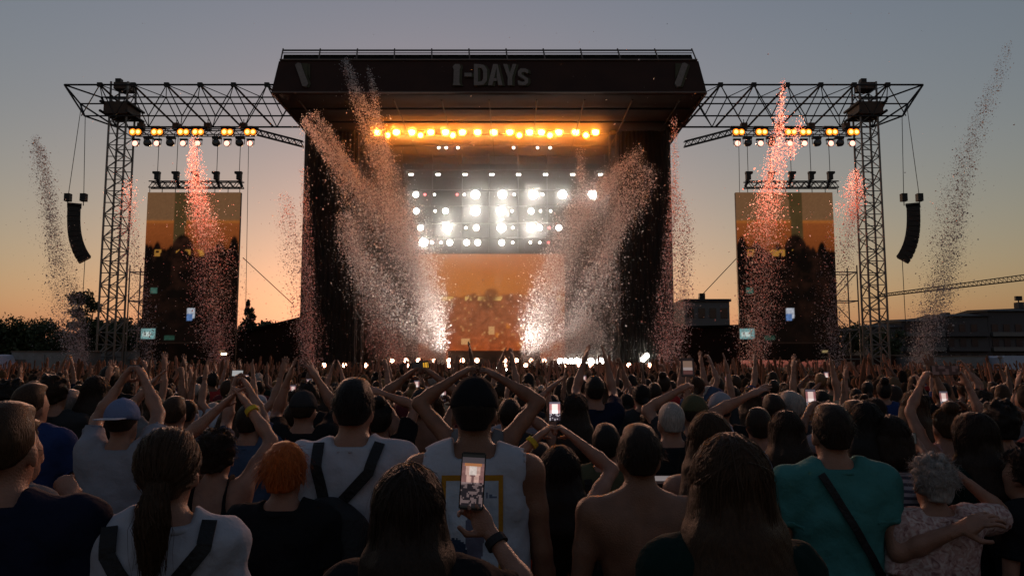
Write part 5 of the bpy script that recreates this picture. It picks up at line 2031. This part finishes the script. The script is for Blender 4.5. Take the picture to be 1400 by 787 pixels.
p_stripe = P(1216, 566, 4.0, 'person in striped top holding a sideways phone beside the grey curls', sex='f', hair='bob', hcol='dark', col='striped', armL=(1222, 604, .42, (-1, 0, -.8), 'grip'), armR=(1254, 604, .42, (1, 0, -.8), 'grip'))
P(1327, 561, 3.65, 'person with long dark hair and deep green top behind the patterned blouse', sex='f', hair='long', hcol='dark', col='green', yaw=14)
p_print = P(1364, 544, 4.2, 'person in black tee with pale block lettering on the back', hair='curly', hcol='black', col='black', armR=(1392, 560, .15, (1, 0, -.6), 'relaxed'))
p_tab = P(1291, 553, 4.8, 'person with bare shoulders raising a dark tablet sideways with both hands', sex='f', hair='bun', hcol='brown', top='strap', col='pink', armL=(1266, 510, .2, (-1, 0, -.3), 'grip'), armR=(1316, 512, .2, (1, 0, -.3), 'grip'))
P(1073, 558, 4.1, 'person with very long dark hair and pale top left of the teal tee', sex='f', hair='long', hcol='dark', col='light_grey', top='sleeveless')
P(1180, 546, 4.1, 'person with long dark hair between the teal tee and the striped top', sex='f', hair='long', hcol='black', col='charcoal')
P(917, 544, 4.5, 'person with cropped grey hair and black tee behind the bare back', hair='buzz', hcol='grey', col='black', build=1.05)
p_green = P(828, 574, 4.1, 'person in dark olive tee with black backpack straps beside the bare back', hair='short', hcol='black', col='olive', build=.95)
P(813, 511, 6.6, 'person in dark navy tee with both arms thrown up toward the bright floor lamps', hair='short', hcol='black', col='navy', armL=(801, 484, .3, (-.3, 1, -.5), 'open'), armR=(827, 486, .3, (.3, 1, -.5), 'open'))
P(785, 536, 5.2, 'person with long dark hair and raised bent arm behind the bright phone', sex='f', hair='long', hcol='dark', col='light_grey', armL=(763, 521, .15, (-1, 0, -.3), 'open'), top='strap')
p_vert = P(948, 533, 5.0, 'person in dark top holding a phone upright above the crowd', hair='fade', hcol='dark', col='charcoal', armL=(938, 527, .2, (-1, 0, -.4), 'grip'), cap='olive')
p_cam = P(577, 528, 5.4, 'bare-backed person filming with a phone held sideways overhead', hair='short', hcol='black', top='bare', skin='tan', armL=(567, 505, .2, (-1, 0, .1), 'grip'), armR=(584, 505, .2, (1, 0, -.2), 'grip'))
P(655, 527, 4.4, 'person with both elbows wide and hands meeting above the dark cap', hair='short', hcol='dark', top='tank', col='grey', armL=(637, 506, .1, (-1, 0, -.1), 'relaxed'), armR=(670, 508, .1, (1, 0, -.1), 'relaxed'), skin='tan')
P(416, 527, 5.0, 'person in black tee and cap clapping high behind the orange-red hair', hair='fade', hcol='dark', cap='charcoal', col='black', armL=(398, 506, .2, (-.5, .8, -.4), 'open'), armR=(426, 505, .2, (.5, .8, -.4), 'open'))
P(1036, 553, 4.7, 'person in white tee stretching one arm up before the screen near the apartment block', hair='short', hcol='dark', col='white', armL=(1037, 534, .1, (-1, 0, -.2), 'open'), yaw=-10)
P(1056, 535, 5.6, 'person with short dark hair beside the grey-haired listener', hair='short', hcol='dark', col='charcoal')
P(1079, 531, 5.7, 'person with light grey hair among dark heads near the teal tee', hair='short', hcol='grey', col='charcoal')
P(984, 530, 5.6, 'person in pale cap and black top seen past the long light brown hair', hair='fade', hcol='dark', cap='light_grey', col='black')
P(96, 529, 5.6, 'person with grey hair and black tee beside the pale grey tee', hair='short', hcol='grey', col='black', build=1.05)
P(76, 508, 5.4, 'tall person with thick dark hair behind the blue shirt', hair='curly', hcol='dark', col='charcoal')
P(18, 517, 5.2, 'person with dark curly hair behind the cropped-haired person in navy', hair='curly', hcol='black', col='burgundy')
P(134, 512, 5.6, 'person with long reddish dark hair behind the white-and-blue cap', sex='f', hair='long', hcol='dark', col='black')
P(152, 497, 7.2, 'tall person in black with dark hair beside the lattice tower foot', hair='short', hcol='black', col='black', build=1.1)
P(716, 530, 5.6, 'person with dark hair and pale blue tee right of the dark cap', hair='short', hcol='dark', col='light_grey')
P(697, 541, 5.2, 'person in dark grey tee squeezed beside the white jersey', hair='short', hcol='dark', col='charcoal')
P(520, 545, 4.9, 'person with bent raised arm behind the white tee and backpack', sex='f', hair='bun', hcol='black', col='black', armR=(508, 532, .1, (1, 0, -.2), 'relaxed'))
P(738, 620, 4.1, 'person in white tee half hidden behind the floral dress', hair='short', hcol='dark', col='white')
P(892, 552, 5.3, 'person in dark red top with dark curls behind the bare back', hair='curly', hcol='dark', col='burgundy', sex='f')
P(342, 548, 4.9, 'person in grey-blue tee with dark hair behind the overhead clapper', hair='short', hcol='dark', col='denim', armL=(322, 518, .3, (-.4, .8, -.4), 'grip'), armR=(334, 517, .3, (.4, .8, -.4), 'grip'))
P(240, 538, 5.4, 'person in light tee stretching an arm up behind the ponytail', hair='short', hcol='brown', col='grey', armL=(214, 517, .1, (-1, 0, -.2), 'open'))
P(1398, 610, 3.4, 'person with dark hair and dark striped sleeve beside the deep green top', hair='curly', hcol='dark', col='black', yaw=30, sex='f')

# ------------------------------------------------------------------ things worn and held
from mathutils.bvhtree import BVHTree


def back_surface(sp):
    V, Q, _o = sp['_top']
    bvh = BVHTree.FromPolygons([tuple(v) for v in V], [tuple(int(i) for i in q) for q in Q])

    def f(x, z, off=.006):
        hit = bvh.ray_cast(Vector((x, -1, z)), Vector((0, 1, 0)))
        return Vector((x, (hit[0].y if hit[0] else -.10) - off, z))
    return f


def patch(sp, x0, x1, z0, z1, nu, nv, paint, name, parent, mat_, off=.004, roll=0.0):
    """print that follows the cloth on the back"""
    f = back_surface(sp)
    V, col = [], []
    for j in range(nv + 1):
        for i in range(nu + 1):
            x, z = x0 + (x1 - x0) * i / nu, z0 + (z1 - z0) * j / nv
            V.append(f(x, z, off))
    Q = [(j * (nu + 1) + i, j * (nu + 1) + i + 1, (j + 1) * (nu + 1) + i + 1, (j + 1) * (nu + 1) + i) for j in range(nv) for i in range(nu)]
    me = mesh_py(name, V, Q, mat_, True)
    a = me.attributes.new('Col', 'FLOAT_COLOR', 'FACE')
    for k, d in enumerate(a.data):
        i, j = k % nu, k // nu
        d.color = (*paint((i + .5) / nu, (j + .5) / nv), 1)
    return obj(name, me, parent, sp['_M'])


pm = cloth('printed', (.5, .5, .5))
an = pm.node_tree.nodes.new('ShaderNodeAttribute')
an.attribute_name = 'Col'
pm.node_tree.links.new(an.outputs['Color'], pm.node_tree.nodes['Principled BSDF'].inputs['Base Color'])


def jersey_print(u, v):
    if u < .075 or u > .925 or v < .05 or v > .95:
        return (.36, .17, .02)
    if v < .16:
        return (.42, .42, .46)
    n = float(fbm(np.array([u * 7]), np.array([v * 9]), 3)[0])
    if (u - .25) ** 2 / .03 + (v - .27) ** 2 / .02 < 1 + n * .6 - .2:
        return (.03, .05, .09)
    if (u - .55) ** 2 / .02 + (v - .45) ** 2 / .08 < .9 + n * .5:
        return (.12, .12, .17)
    if u > .72 and .3 < v < .85 and int(v * 18) % 2 == 0 and n > .4:
        return (.10, .13, .2)
    return (.30 + .2 * n, .34 + .2 * n, .42 + .18 * n)


patch(p_jersey, -.108, .108, 1.06, 1.425, 40, 56, jersey_print, 'printed_panel', p_jersey['_top'][2], pm)


def letter_print(u, v):
    r = int(v * 5)
    n = float(hash2(np.array([float(int(u * 13))]), np.array([float(r)]))[0])
    return (.30, .27, .24) if (v * 5) % 1 > .28 and n > .38 and not (r == 1 and u > .6) else (.012, .012, .014)


patch(p_print, -.10, .12, 1.12, 1.36, 26, 15, letter_print, 'printed_lettering', p_print['_top'][2], pm)


def strap(parent, sp, pts, width, m, off=.012, name='strap'):
    """webbing that follows the back between x,z points"""
    f = back_surface(sp)
    line = []
    for a, b in zip(pts[:-1], pts[1:]):
        for i in range(8):
            t = i / 8
            line.append((a[0] + (b[0] - a[0]) * t, a[1] + (b[1] - a[1]) * t))
    line.append(pts[-1])
    C = [f(x, z, off) for x, z in line]
    V, Q = [], []
    for i, c in enumerate(C):
        t = (C[min(i + 1, len(C) - 1)] - C[max(i - 1, 0)]).normalized()
        n = Vector((0, -1, 0))
        s = t.cross(n).normalized() * width / 2
        n = s.cross(t).normalized()
        if n.y > 0:
            n = -n
        V += [c - s, c + s, c + s + n * .008, c - s + n * .008]
    for i in range(len(C) - 1):
        for k in range(4):
            Q.append((i * 4 + k, i * 4 + (k + 1) % 4, (i + 1) * 4 + (k + 1) % 4, (i + 1) * 4 + k))
    return obj(name, mesh_py(name, V, Q, m), parent, sp['_M'])


BAGM = mat('black_nylon', (.010, .010, .012), .6, bump=.4, bscale=60)


def bag(sp, label, cx, z0, z1, w, straps, flower=None, thick=.06):
    M_ = sp['_M']
    f = back_surface(sp)
    yb = f(cx, (z0 + z1) / 2).y
    g = Grid((cx - w, yb - .26, z0 - .1), (cx + w, yb + .1, z1 + .1), .012)
    hz = (z1 - z0) / 2
    g.ell((cx, yb - thick, (z0 + z1) / 2 - .02), (w * .52, thick + .03, hz), 0)
    g.ell((cx, yb - thick * 1.1, z0 + hz * .55), (w * .56, thick + .045, hz * .62), .05)
    g.ripple(.006, 26, 3.0)
    V, Q = g.mesh()
    b = thing('backpack', label, 'backpack', M_ @ Vector((cx, yb - thick, z0)))
    obj('bag', mesh_np('bag', V, Q, BAGM, True), b, M_)
    for st in straps:
        strap(b, sp, st, .042, BAGM)
    if flower:
        fx, fz = flower
        bm = bmesh.new()
        for k in range(7):
            a = k * .9
            m_ = Matrix.Translation((fx + .02 * math.cos(a) * (k > 0), yb - 2 * thick - .035, fz + .02 * math.sin(a) * (k > 0)))
            bmesh.ops.create_icosphere(bm, subdivisions=2, radius=.022, matrix=m_)
        me = bpy.data.meshes.new('flower')
        bm.to_mesh(me)
        bm.free()
        me.materials.append(CL['red'])
        obj('flower', me, b, M_)
    return b


bag(p_bag, 'black backpack with a red flower on the white tee behind the dark long hair', -.05, .86, 1.34, .36, [[(-.12, 1.505), (-.115, 1.42), (-.07, 1.27)], [(.12, 1.505), (.09, 1.40), (-.03, 1.27)]], (-.06, 1.21))
bag(p_pony, 'black drawstring bag low on the back of the ponytail wearer', -.01, .88, 1.37, .34, [[(-.13, 1.50), (-.125, 1.43), (-.04, 1.31)], [(.13, 1.50), (.125, 1.44), (.02, 1.31)]])
bag(p_green, 'dark backpack on the olive tee beside the bare back', .0, .90, 1.28, .32, [[(-.12, 1.46), (-.10, 1.25)], [(.12, 1.46), (.10, 1.25)]])
cb = thing('crossbody_bag', 'dark crossbody bag worn across the teal tee', 'bag', p_teal['_M'] @ Vector((.12, -.16, .95)))
strap(cb, p_teal, [(-.10, 1.478), (-.03, 1.35), (.10, 1.12), (.19, .98)], .03, BAGM)
g_ = Grid((.05, -.3, .76), (.4, .1, 1.06), .012)
g_.ell((.20, -.12, .90), (.10, .055, .075), 0)
g_.ripple(.004, 30, 1)
obj('pouch', mesh_np('pouch', *g_.mesh(), BAGM, True), cb, p_teal['_M'])


def screen_paint(u, v):
    x, y = u, v
    if y > .55:
        c = (.75, .55, .5) if abs(x - .5) < .28 else (.30, .12, .12)
        if y > .9:
            c = (.10, .08, .10)
    elif y > .38:
        c = (.95, .8, .75) if abs(x - .5) < .3 else (.35, .2, .2)
    else:
        n = float(hash2(np.array([float(int(x * 9))]), np.array([float(int(y * 18))]))[0])
        c = (.02, .015, .02) if n > .25 else (.25, .22, .24)
    return c


def phone_at(px, py, Y, wpx, hpx, label, k, tilt=0.0, paint=screen_paint, yaw=0.0):
    c = at(px, py, Y)
    w, hgt = wpx / F * Y, hpx / F * Y
    Mp = Matrix.Translation(c) @ Matrix.Rotation(yaw, 4, 'Z') @ Matrix.Rotation(tilt, 4, 'Y') @ Matrix.Rotation(R(-8), 4, 'X')
    t = thing('phone', label, 'phone', c - Vector((0, 0, hgt / 2)))
    bm = bmesh.new()
    bmesh.ops.create_cube(bm, size=1)
    bmesh.ops.scale(bm, vec=(w, .009, hgt), verts=bm.verts)
    bmesh.ops.bevel(bm, geom=bm.edges[:], offset=.0035, segments=2, affect='EDGES')
    me = bpy.data.meshes.new('case')
    bm.to_mesh(me)
    bm.free()
    me.materials.append(M['plastic'])
    obj('case', me, t, Mp)
    nu, nv = (18, 36) if hgt > w else (24, 12)
    V = [(-w * .45 + w * .9 * i / nu, -.0052, -hgt * .46 + hgt * .92 * j / nv) for j in range(nv + 1) for i in range(nu + 1)]
    Q = [(j * (nu + 1) + i, j * (nu + 1) + i + 1, (j + 1) * (nu + 1) + i + 1, (j + 1) * (nu + 1) + i) for j in range(nv) for i in range(nu)]
    me = mesh_py('screen', V, Q, cached(('pm', k), lambda: attr_emit('phone_picture', k * .5)))
    a = me.attributes.new('Col', 'FLOAT_COLOR', 'FACE')
    for q, d in enumerate(a.data):
        d.color = (*paint((q % nu + .5) / nu, (q // nu + .5) / nv), 1)
    obj('screen', me, t, Mp)
    return t


def near_paint(u, v):
    """the stage as the big phone shows it: roof, light wall, plumes, heads"""
    if v > .95 or v < .04:
        return (.008, .008, .008)
    n = float(fbm(np.array([u * 9]), np.array([v * 18]), 2)[0])
    c = np.array((.16, .11, .11)) * (.7 + .6 * n)
    if v > .84:
        c = np.array((.05, .04, .045))
    elif v > .78 and .1 < u < .9:
        c = np.array((.30, .12, .05))
    elif v > .46:
        pl = abs(abs(u - .5) - .16 - .25 * (v - .46)) < .11
        c = np.array((.42, .26, .22)) * (.6 + .7 * n) if pl else np.array((.15, .075, .07)) * (.6 + .8 * n)
        if abs(u - .5) < .16 and v > .62:
            c = np.array((.5, .42, .38)) * (.7 + .6 * n)
    hd = .40 + .10 * float(fbm(np.array([u * 6]), np.array([3.0]), 6)[0])
    if v < hd:
        c = np.array((.012, .01, .012)) if n < .52 else np.array((.10, .07, .07))
    return tuple(c)


phone_at(646, 657, 2.28, 33, 75, 'large phone filming the stage in front of the white jersey', 1.0, tilt=R(3), paint=near_paint)
phone_at(758.5, 562, 3.5, 16, 27, 'bright phone held upright above the floral dress', 1.5)
phone_at(1238, 599, 4.4, 30, 15, 'bright sideways phone held beside the grey curls', 1.0, paint=lambda u, v: (.8, .72, .72) if u < .62 and .1 < v < .95 else ((.02, .02, .02) if hash2(np.array([float(int(u * 9))]), np.array([float(int(v * 5))]))[0] > .3 else (.4, .3, .3)))
phone_at(940, 502, 5.1, 18, 26, 'upright phone held high in front of the confetti by the stage', .5, paint=lambda u, v: (.03, .02, .02) if v > .86 or v < .1 or not .1 < u < .9 else ((.30, .19, .14) if v > .5 else ((.45, .36, .34) if v > .34 else (.14, .06, .055))))
phone_at(575, 500, 5.6, 24, 12, 'dark sideways phone with orange glints above the bare-backed filmer', .9, tilt=R(-8), paint=lambda u, v: (.6, .3, .03) if u > .6 and .2 < v < .8 and int(u * 20) % 3 else (.012, .01, .01))
phone_at(1292, 506, 5.0, 40, 13, 'dark tablet held sideways by both raised hands', .5, paint=lambda u, v: (.02, .012, .012) if hash2(np.array([float(int(u * 8))]), np.array([float(int(v * 3))]))[0] > .4 else (.05, .03, .03))
phone_at(184, 503, 4.5, 20, 9, 'dark sideways phone over the white-and-blue cap', .3, paint=lambda u, v: (.02, .02, .025))
phone_at(906, 655, 3.6, 26, 12, 'dim sideways phone between the bare back and the long light brown hair', .5, paint=lambda u, v: (.35, .3, .3) if .3 < v < .9 else (.03, .02, .02))
phone_at(325, 510, 6.0, 16, 8, 'small pale phone above the overhead clapper', .6, paint=lambda u, v: (.5, .5, .5))
# ------------------------------------------------------------------ more of the crowd, singly, then the mass behind
TOPS = [('black', 'black'), ('charcoal', 'charcoal'), ('white', 'white'), ('grey', 'grey'), ('navy', 'navy'), ('burgundy', 'dark red'), ('green', 'dark green'), ('light_grey', 'pale grey'), ('beige', 'beige'), ('blue', 'blue'), ('red', 'red'), ('olive', 'olive'), ('denim', 'denim blue'), ('black', 'black'), ('charcoal', 'charcoal'), ('black', 'black')]
HAIRS = [('short', 'm'), ('short', 'm'), ('curly', 'm'), ('fade', 'm'), ('long', 'f'), ('long', 'f'), ('pony', 'f'), ('bob', 'f'), ('bun', 'f')]
HC = [('black', 'black'), ('dark', 'dark brown')] * 5 + [('brown', 'brown'), ('brown', 'brown'), ('light', 'light brown'), ('grey', 'grey')]
POSES = [('down', 'down', 'arms down'), ('down', 'down', 'arms down'), ('front', 'front', 'hands held in front'), ('clap', 'clap', 'hands clapping overhead'), ('down', 'high', 'right arm raised'), ('wave', 'down', 'left arm waving'), ('up', 'high', 'both arms raised'), ('phone', 'phone', 'hands lifted as if filming'), ('upwide', 'wave', 'arms spread wide overhead'), ('bent', 'wave', 'one arm waving one elbow bent'), ('down', 'fistup', 'right fist raised'), ('front', 'bent', 'right elbow bent'), ('down', 'phoneup', 'right hand lifted as if filming'), ('high', 'down', 'left arm raised')]
HN = dict(short='short', curly='curly', fade='cropped', long='long', pony='ponytailed', bob='bobbed', bun='bunned')
proto = {}


def template(sex, pi, hair):
    """body + clothes for one pose, hair for one cut: built once, then copied"""
    kb = ('b', sex, pi)
    if kb not in proto:
        sp = dict(sex=sex, armL=POSES[pi][0], armR=POSES[pi][1], top='tee', seed=pi, build=1.0)
        J = skeleton(sp)
        V, Q = make_body(sp, J, .029)
        V2, Q2 = make_top(sp, J, .029)
        proto[kb] = (mesh_np('person', V, Q, SK['fair'], True), mesh_np('tee_shirt', V2, Q2, CL['black'], True))
    kh = ('h', hair)
    if kh not in proto:
        V, Q = make_hair(hair, .016, 1)
        a = mesh_np('hair', V, Q, HR['dark'], True)
        s_ = mesh_np('loose_hair', *strands(hair, 260, 3), HR['dark'])
        proto[kh] = (a, s_)
    kt = ('t', sex)
    if kt not in proto:
        proto[kt] = mesh_np('trousers', *make_bottom(sex, 'long', .035), CL['denim'], True)
    return proto[kb], proto[kh], proto[kt]


SHOEM = [mesh_np('shoe', *q, SHOE, True) for q in make_shoes(.035)]


def crowd_person(x, y, hgt, yaw, sex, pi, hair, hc, top, sk, bcol, label):
    (bm_, tm), (hm_, sm_), trm = template(sex, pi, hair)
    s = hgt / 1.77
    Mw = Matrix.Translation((x, y, 0)) @ Matrix.Rotation(yaw, 4, 'Z') @ Matrix.Diagonal((s, s, s, 1))
    o = obj('person', bm_, None, Mw)
    setmat(o, SK[sk])
    tag(o, label, 'person', 'people standing in the concert crowd')
    c = obj('tee_shirt', tm, o, Mw)
    setmat(c, CL[top])
    c = obj('trousers', trm, o, Mw)
    setmat(c, CL[bcol])
    hb = obj('hair', hm_, o, Mw)
    setmat(hb, HR[hc])
    if y < 9:
        c = obj('loose_hair', sm_, hb, Mw)
        c['kind'] = 'stuff'
        setmat(c, HR[hc])
        for q in SHOEM:
            obj('shoe', q, o, Mw)


rs = random.Random(5)
taken = [(sp['x'], sp['d']) for sp in PEOPLE]
heads = [(sp['px'], sp['py'], sp['d']) for sp in PEOPLE]
fill = []
tries = 0
NEAR, FARI = 4.6, 13.5
while len(fill) < 238 and tries < 30000:
    tries += 1
    y = math.sqrt(rs.uniform(NEAR ** 2, FARI ** 2))
    x = rs.uniform(-.70, .70) * y
    if any((x - a) ** 2 + (y - b) ** 2 < .42 ** 2 for a, b in taken):
        continue
    hgt = min(max(rs.gauss(1.64, .08), 1.46), 1.80)
    px = 700 + x / y * F
    py = 500 + (CAMZ - hgt) / y * F
    # do not stand in front of somebody whose head or hands the photograph shows
    if any(abs(px - hx) < (.30 / y * F + 12) and y < hd - .1 for hx, hy, hd in heads if hd > 4.8):
        continue
    pi = rs.randrange(len(POSES)) if rs.random() < .6 else rs.randrange(3)
    if y < 6.0 and pi > 2:
        pi = rs.choice([0, 0, 2, 7])
    hair, sex = rs.choice(HAIRS)
    taken.append((x, y))
    fill.append((x, y, hgt, rs.gauss(0, .25), sex, pi, hair))
named = []
for (x, y, hgt, yaw, sex, pi, hair) in fill:
    hc, hn = rs.choice(HC)
    tc_, tn = rs.choice(TOPS)
    named.append((f'{hn} {HN[hair]}', tn))
    lab = f'person with {hn} {HN[hair]} hair in {tn} tee, {POSES[pi][2]}'
    crowd_person(x, y, hgt, yaw, sex, pi, hair, hc, tc_, rs.choice(['fair', 'tan', 'fair', 'tan', 'brown']), rs.choice(['denim', 'black', 'charcoal', 'khaki', 'navy']), lab)

# phones lifted by some of them
nph = 0
for (x, y, hgt, yaw, sex, pi, hair), (hn, tn) in zip(fill, named):
    if POSES[pi][0] != 'phone' or nph > 13:
        continue
    nph += 1
    s = hgt / 1.77
    w = Matrix.Translation((x, y, 0)) @ Matrix.Rotation(yaw, 4, 'Z') @ Vector((0, .47 * s, 1.74 * s))
    px_, py_ = 700 + w.x / w.y * F, 500 + (CAMZ - w.z) / w.y * F
    ph_ = phone_at(px_, py_, w.y, .075 / w.y * F, .15 / w.y * F, f'lit phone lifted by filming person with {hn} hair in {tn} tee', .8)
    ph_['group'] = 'small phones lifted in the crowd'

# the mass of people up to the barrier: one object, a low figure each, colours per face
def ring(c, rx, ry, n, ph=0.0):
    return [(c[0] + rx * math.cos(2 * math.pi * i / n + ph), c[1] + ry * math.sin(2 * math.pi * i / n + ph), c[2]) for i in range(n)]


def tube(rings, n, cap=True):
    V = [p for r in rings for p in r]
    Q = []
    for j in range(len(rings) - 1):
        for i in range(n):
            Q.append((j * n + i, j * n + (i + 1) % n, (j + 1) * n + (i + 1) % n, (j + 1) * n + i))
    return V, Q


def low_figure(poseL, poseR, sex, hairlong, lod=0):
    sp = dict(sex=sex, armL=poseL, armR=poseR)
    J = skeleton(sp)
    V, Q, C = [], [], []

    def addp(v, q, c):
        o = len(V)
        V.extend(v)
        Q.extend([tuple(i + o for i in f) for f in q])
        C.extend([c] * len(q))
    sx = J['sx']
    w = sx + .035
    v, q = tube([ring((0, 0, .05), .13, .1, 6), ring((0, 0, .82), .155, .11, 6), ring((0, 0, 1.0), .15, .11, 6)], 6)
    addp(v, q, 2)
    NS, NH, NA = (6, 5, 4) if lod else (8, 8, 5)
    tr_ = [ring((0, 0, .84), .168, .12, NS), ring((0, 0, 1.1), .15, .11, NS), ring((0, -.01, 1.34), w * .95, .12, NS), ring((0, -.012, 1.445), w * .72, .085, NS), ring((0, -.012, 1.50), .06, .055, NS)]
    if lod:
        tr_ = tr_[0:1] + tr_[2:]
    v, q = tube(tr_, NS)
    addp(v, q, 1)
    v, q = tube([ring((0, -.012, 1.47), .05, .05, NA), ring((0, .0, 1.56), .05, .055, NA)], NA)
    addp(v, q, 0)
    hs = []
    nk = 3 if lod else 6
    for k in range(nk):
        a = math.pi * (k + .5) / nk
        hs.append(ring((0, .012, 1.635 - .115 * math.cos(a)), .073 * math.sin(a), .088 * math.sin(a), NH))
    v, q = tube(hs, NH)
    addp(v, q, 0)
    hs = []
    nk = 3 if lod else 4
    NH2 = 6 if lod else 8
    for k in range(nk):
        a = math.pi * (.36 + .64 * (k + .4) / nk)
        hs.append(ring((0, -.022, 1.652 - .122 * math.cos(a)), .088 * math.sin(a), .098 * math.sin(a), NH2))
    hs.append(ring((0, -.022, 1.774), .012, .012, NH2))
    if hairlong:
        hs = [ring((0, -.10, 1.28), .085, .03, NH2), ring((0, -.06, 1.5), .098, .06, NH2)] + hs[0:]
    v, q = tube(hs, NH2)
    addp(v, q, 3)
    for nm in 'LR':
        S_, E, Wt, fd, hp = J[nm]
        pts = [S_, (S_ + E) / 2, E, Wt, Wt + fd * .09, Wt + fd * .17]
        rr = [.055, .05, .04, .027, .038, .014]
        if lod:
            pts, rr = [S_, E, Wt, Wt + fd * .09, Wt + fd * .17], [.055, .042, .027, .038, .014]
        rings = []
        for k, (p, r) in enumerate(zip(pts, rr)):
            t = (pts[min(k + 1, len(pts) - 1)] - pts[max(k - 1, 0)])
            t = Vector(t).normalized()
            s1 = t.cross(Vector((.3, .9, .1))).normalized()
            s2 = t.cross(s1)
            rings.append([tuple(Vector(p) + s1 * r * math.cos(a) + s2 * r * math.sin(a)) for a in [2 * math.pi * i / NA for i in range(NA)]])
        v, q = tube(rings, NA)
        addp(v, q, 0)
    return np.array(V), np.array(Q), np.array(C)


FIGS = [[low_figure(a, b, s, hl, lod) for (a, b, _n) in POSES for s, hl in (('m', False), ('f', True))] for lod in (0, 1)]


def pick(lod):
    k = rs.randrange(len(FIGS[0])) if rs.random() < .36 else rs.randrange(6)
    return FIGS[lod][k]


PALT = np.array([(.012, .012, .014), (.03, .03, .03), (.5, .5, .52), (.17, .17, .18), (.02, .03, .08), (.09, .02, .025), (.02, .05, .045), (.36, .36, .4), (.36, .28, .2), (.03, .07, .22), (.28, .03, .03), (.07, .07, .04), (.02, .02, .02), (.02, .02, .02), (.4, .26, .04)])
PALS = np.array([(.28, .14, .095), (.19, .088, .053), (.12, .055, .033), (.26, .13, .09)])
PALH = np.array([(.012, .009, .008), (.03, .018, .012), (.03, .018, .012), (.085, .048, .026), (.03, .018, .012), (.012, .009, .008), (.12, .08, .05)])
cv, cq, cc_, co_ = [], [], [], 0
nfar = 0
gy = 8.6
while gy < 46.2:
    gy += .60
    n = int(1.44 * gy / .62)
    for i in range(n):
        x = -.72 * gy + 1.44 * gy * (i + rs.uniform(.1, .9)) / n
        y = gy + rs.uniform(-.25, .25)
        if y < FARI + .5 and any((x - a) ** 2 + (y - b) ** 2 < .19 for a, b in taken):
            continue
        Vf, Qf, Cf = pick(0 if y < 18 else 1)
        s = min(max(rs.gauss(1.65, .07), 1.46), 1.80) / 1.77
        a = rs.gauss(0, .3)
        ca_, sa_ = math.cos(a) * s, math.sin(a) * s
        V2 = np.stack([Vf[:, 0] * ca_ - Vf[:, 1] * sa_ + x, Vf[:, 0] * sa_ + Vf[:, 1] * ca_ + y, Vf[:, 2] * s], 1)
        pal = np.stack([PALS[rs.randrange(4)], PALT[rs.randrange(len(PALT))], np.array((.03, .035, .05)), PALH[rs.randrange(7)]])
        cv.append(V2)
        cq.append(Qf + co_)
        cc_.append(pal[Cf])
        co_ += len(V2)
        nfar += 1
# the crowd goes on beside and behind the camera
def add_far(x, y):
    global co_
    Vf, Qf, Cf = pick(1)
    s = min(max(rs.gauss(1.65, .07), 1.46), 1.80) / 1.77
    a = rs.gauss(0, .3)
    ca_, sa_ = math.cos(a) * s, math.sin(a) * s
    V2 = np.stack([Vf[:, 0] * ca_ - Vf[:, 1] * sa_ + x, Vf[:, 0] * sa_ + Vf[:, 1] * ca_ + y, Vf[:, 2] * s], 1)
    pal = np.stack([PALS[rs.randrange(4)], PALT[rs.randrange(len(PALT))], np.array((.03, .035, .05)), PALH[rs.randrange(7)]])
    cv.append(V2)
    cq.append(Qf + co_)
    cc_.append(pal[Cf])
    co_ += len(V2)


gy = -5.0
while gy < 10.0:
    gy += .62
    gx = -10.0
    while gx < 10.0:
        gx += .62
        x, y = gx + rs.uniform(-.15, .15), gy + rs.uniform(-.15, .15)
        if (y > -.2 and abs(x) < .80 * y + .75) or (y <= -.2 and abs(x) < .6 and y > -.9):
            continue
        add_far(x, y)
me = mesh_np('crowd', np.concatenate(cv), np.concatenate(cq), pm, True)
a = me.attributes.new('Col', 'FLOAT_COLOR', 'FACE')
cc_ = np.concatenate(cc_)
a.data.foreach_set('color', np.concatenate([cc_, np.ones((len(cc_), 1))], 1).astype(np.float32).ravel())
tag(obj('crowd', me), 'dense far crowd of people with raised arms reaching to the stage', 'crowd', kind='stuff')
print('FAR', nfar, len(cc_), 'FILL', len(fill))
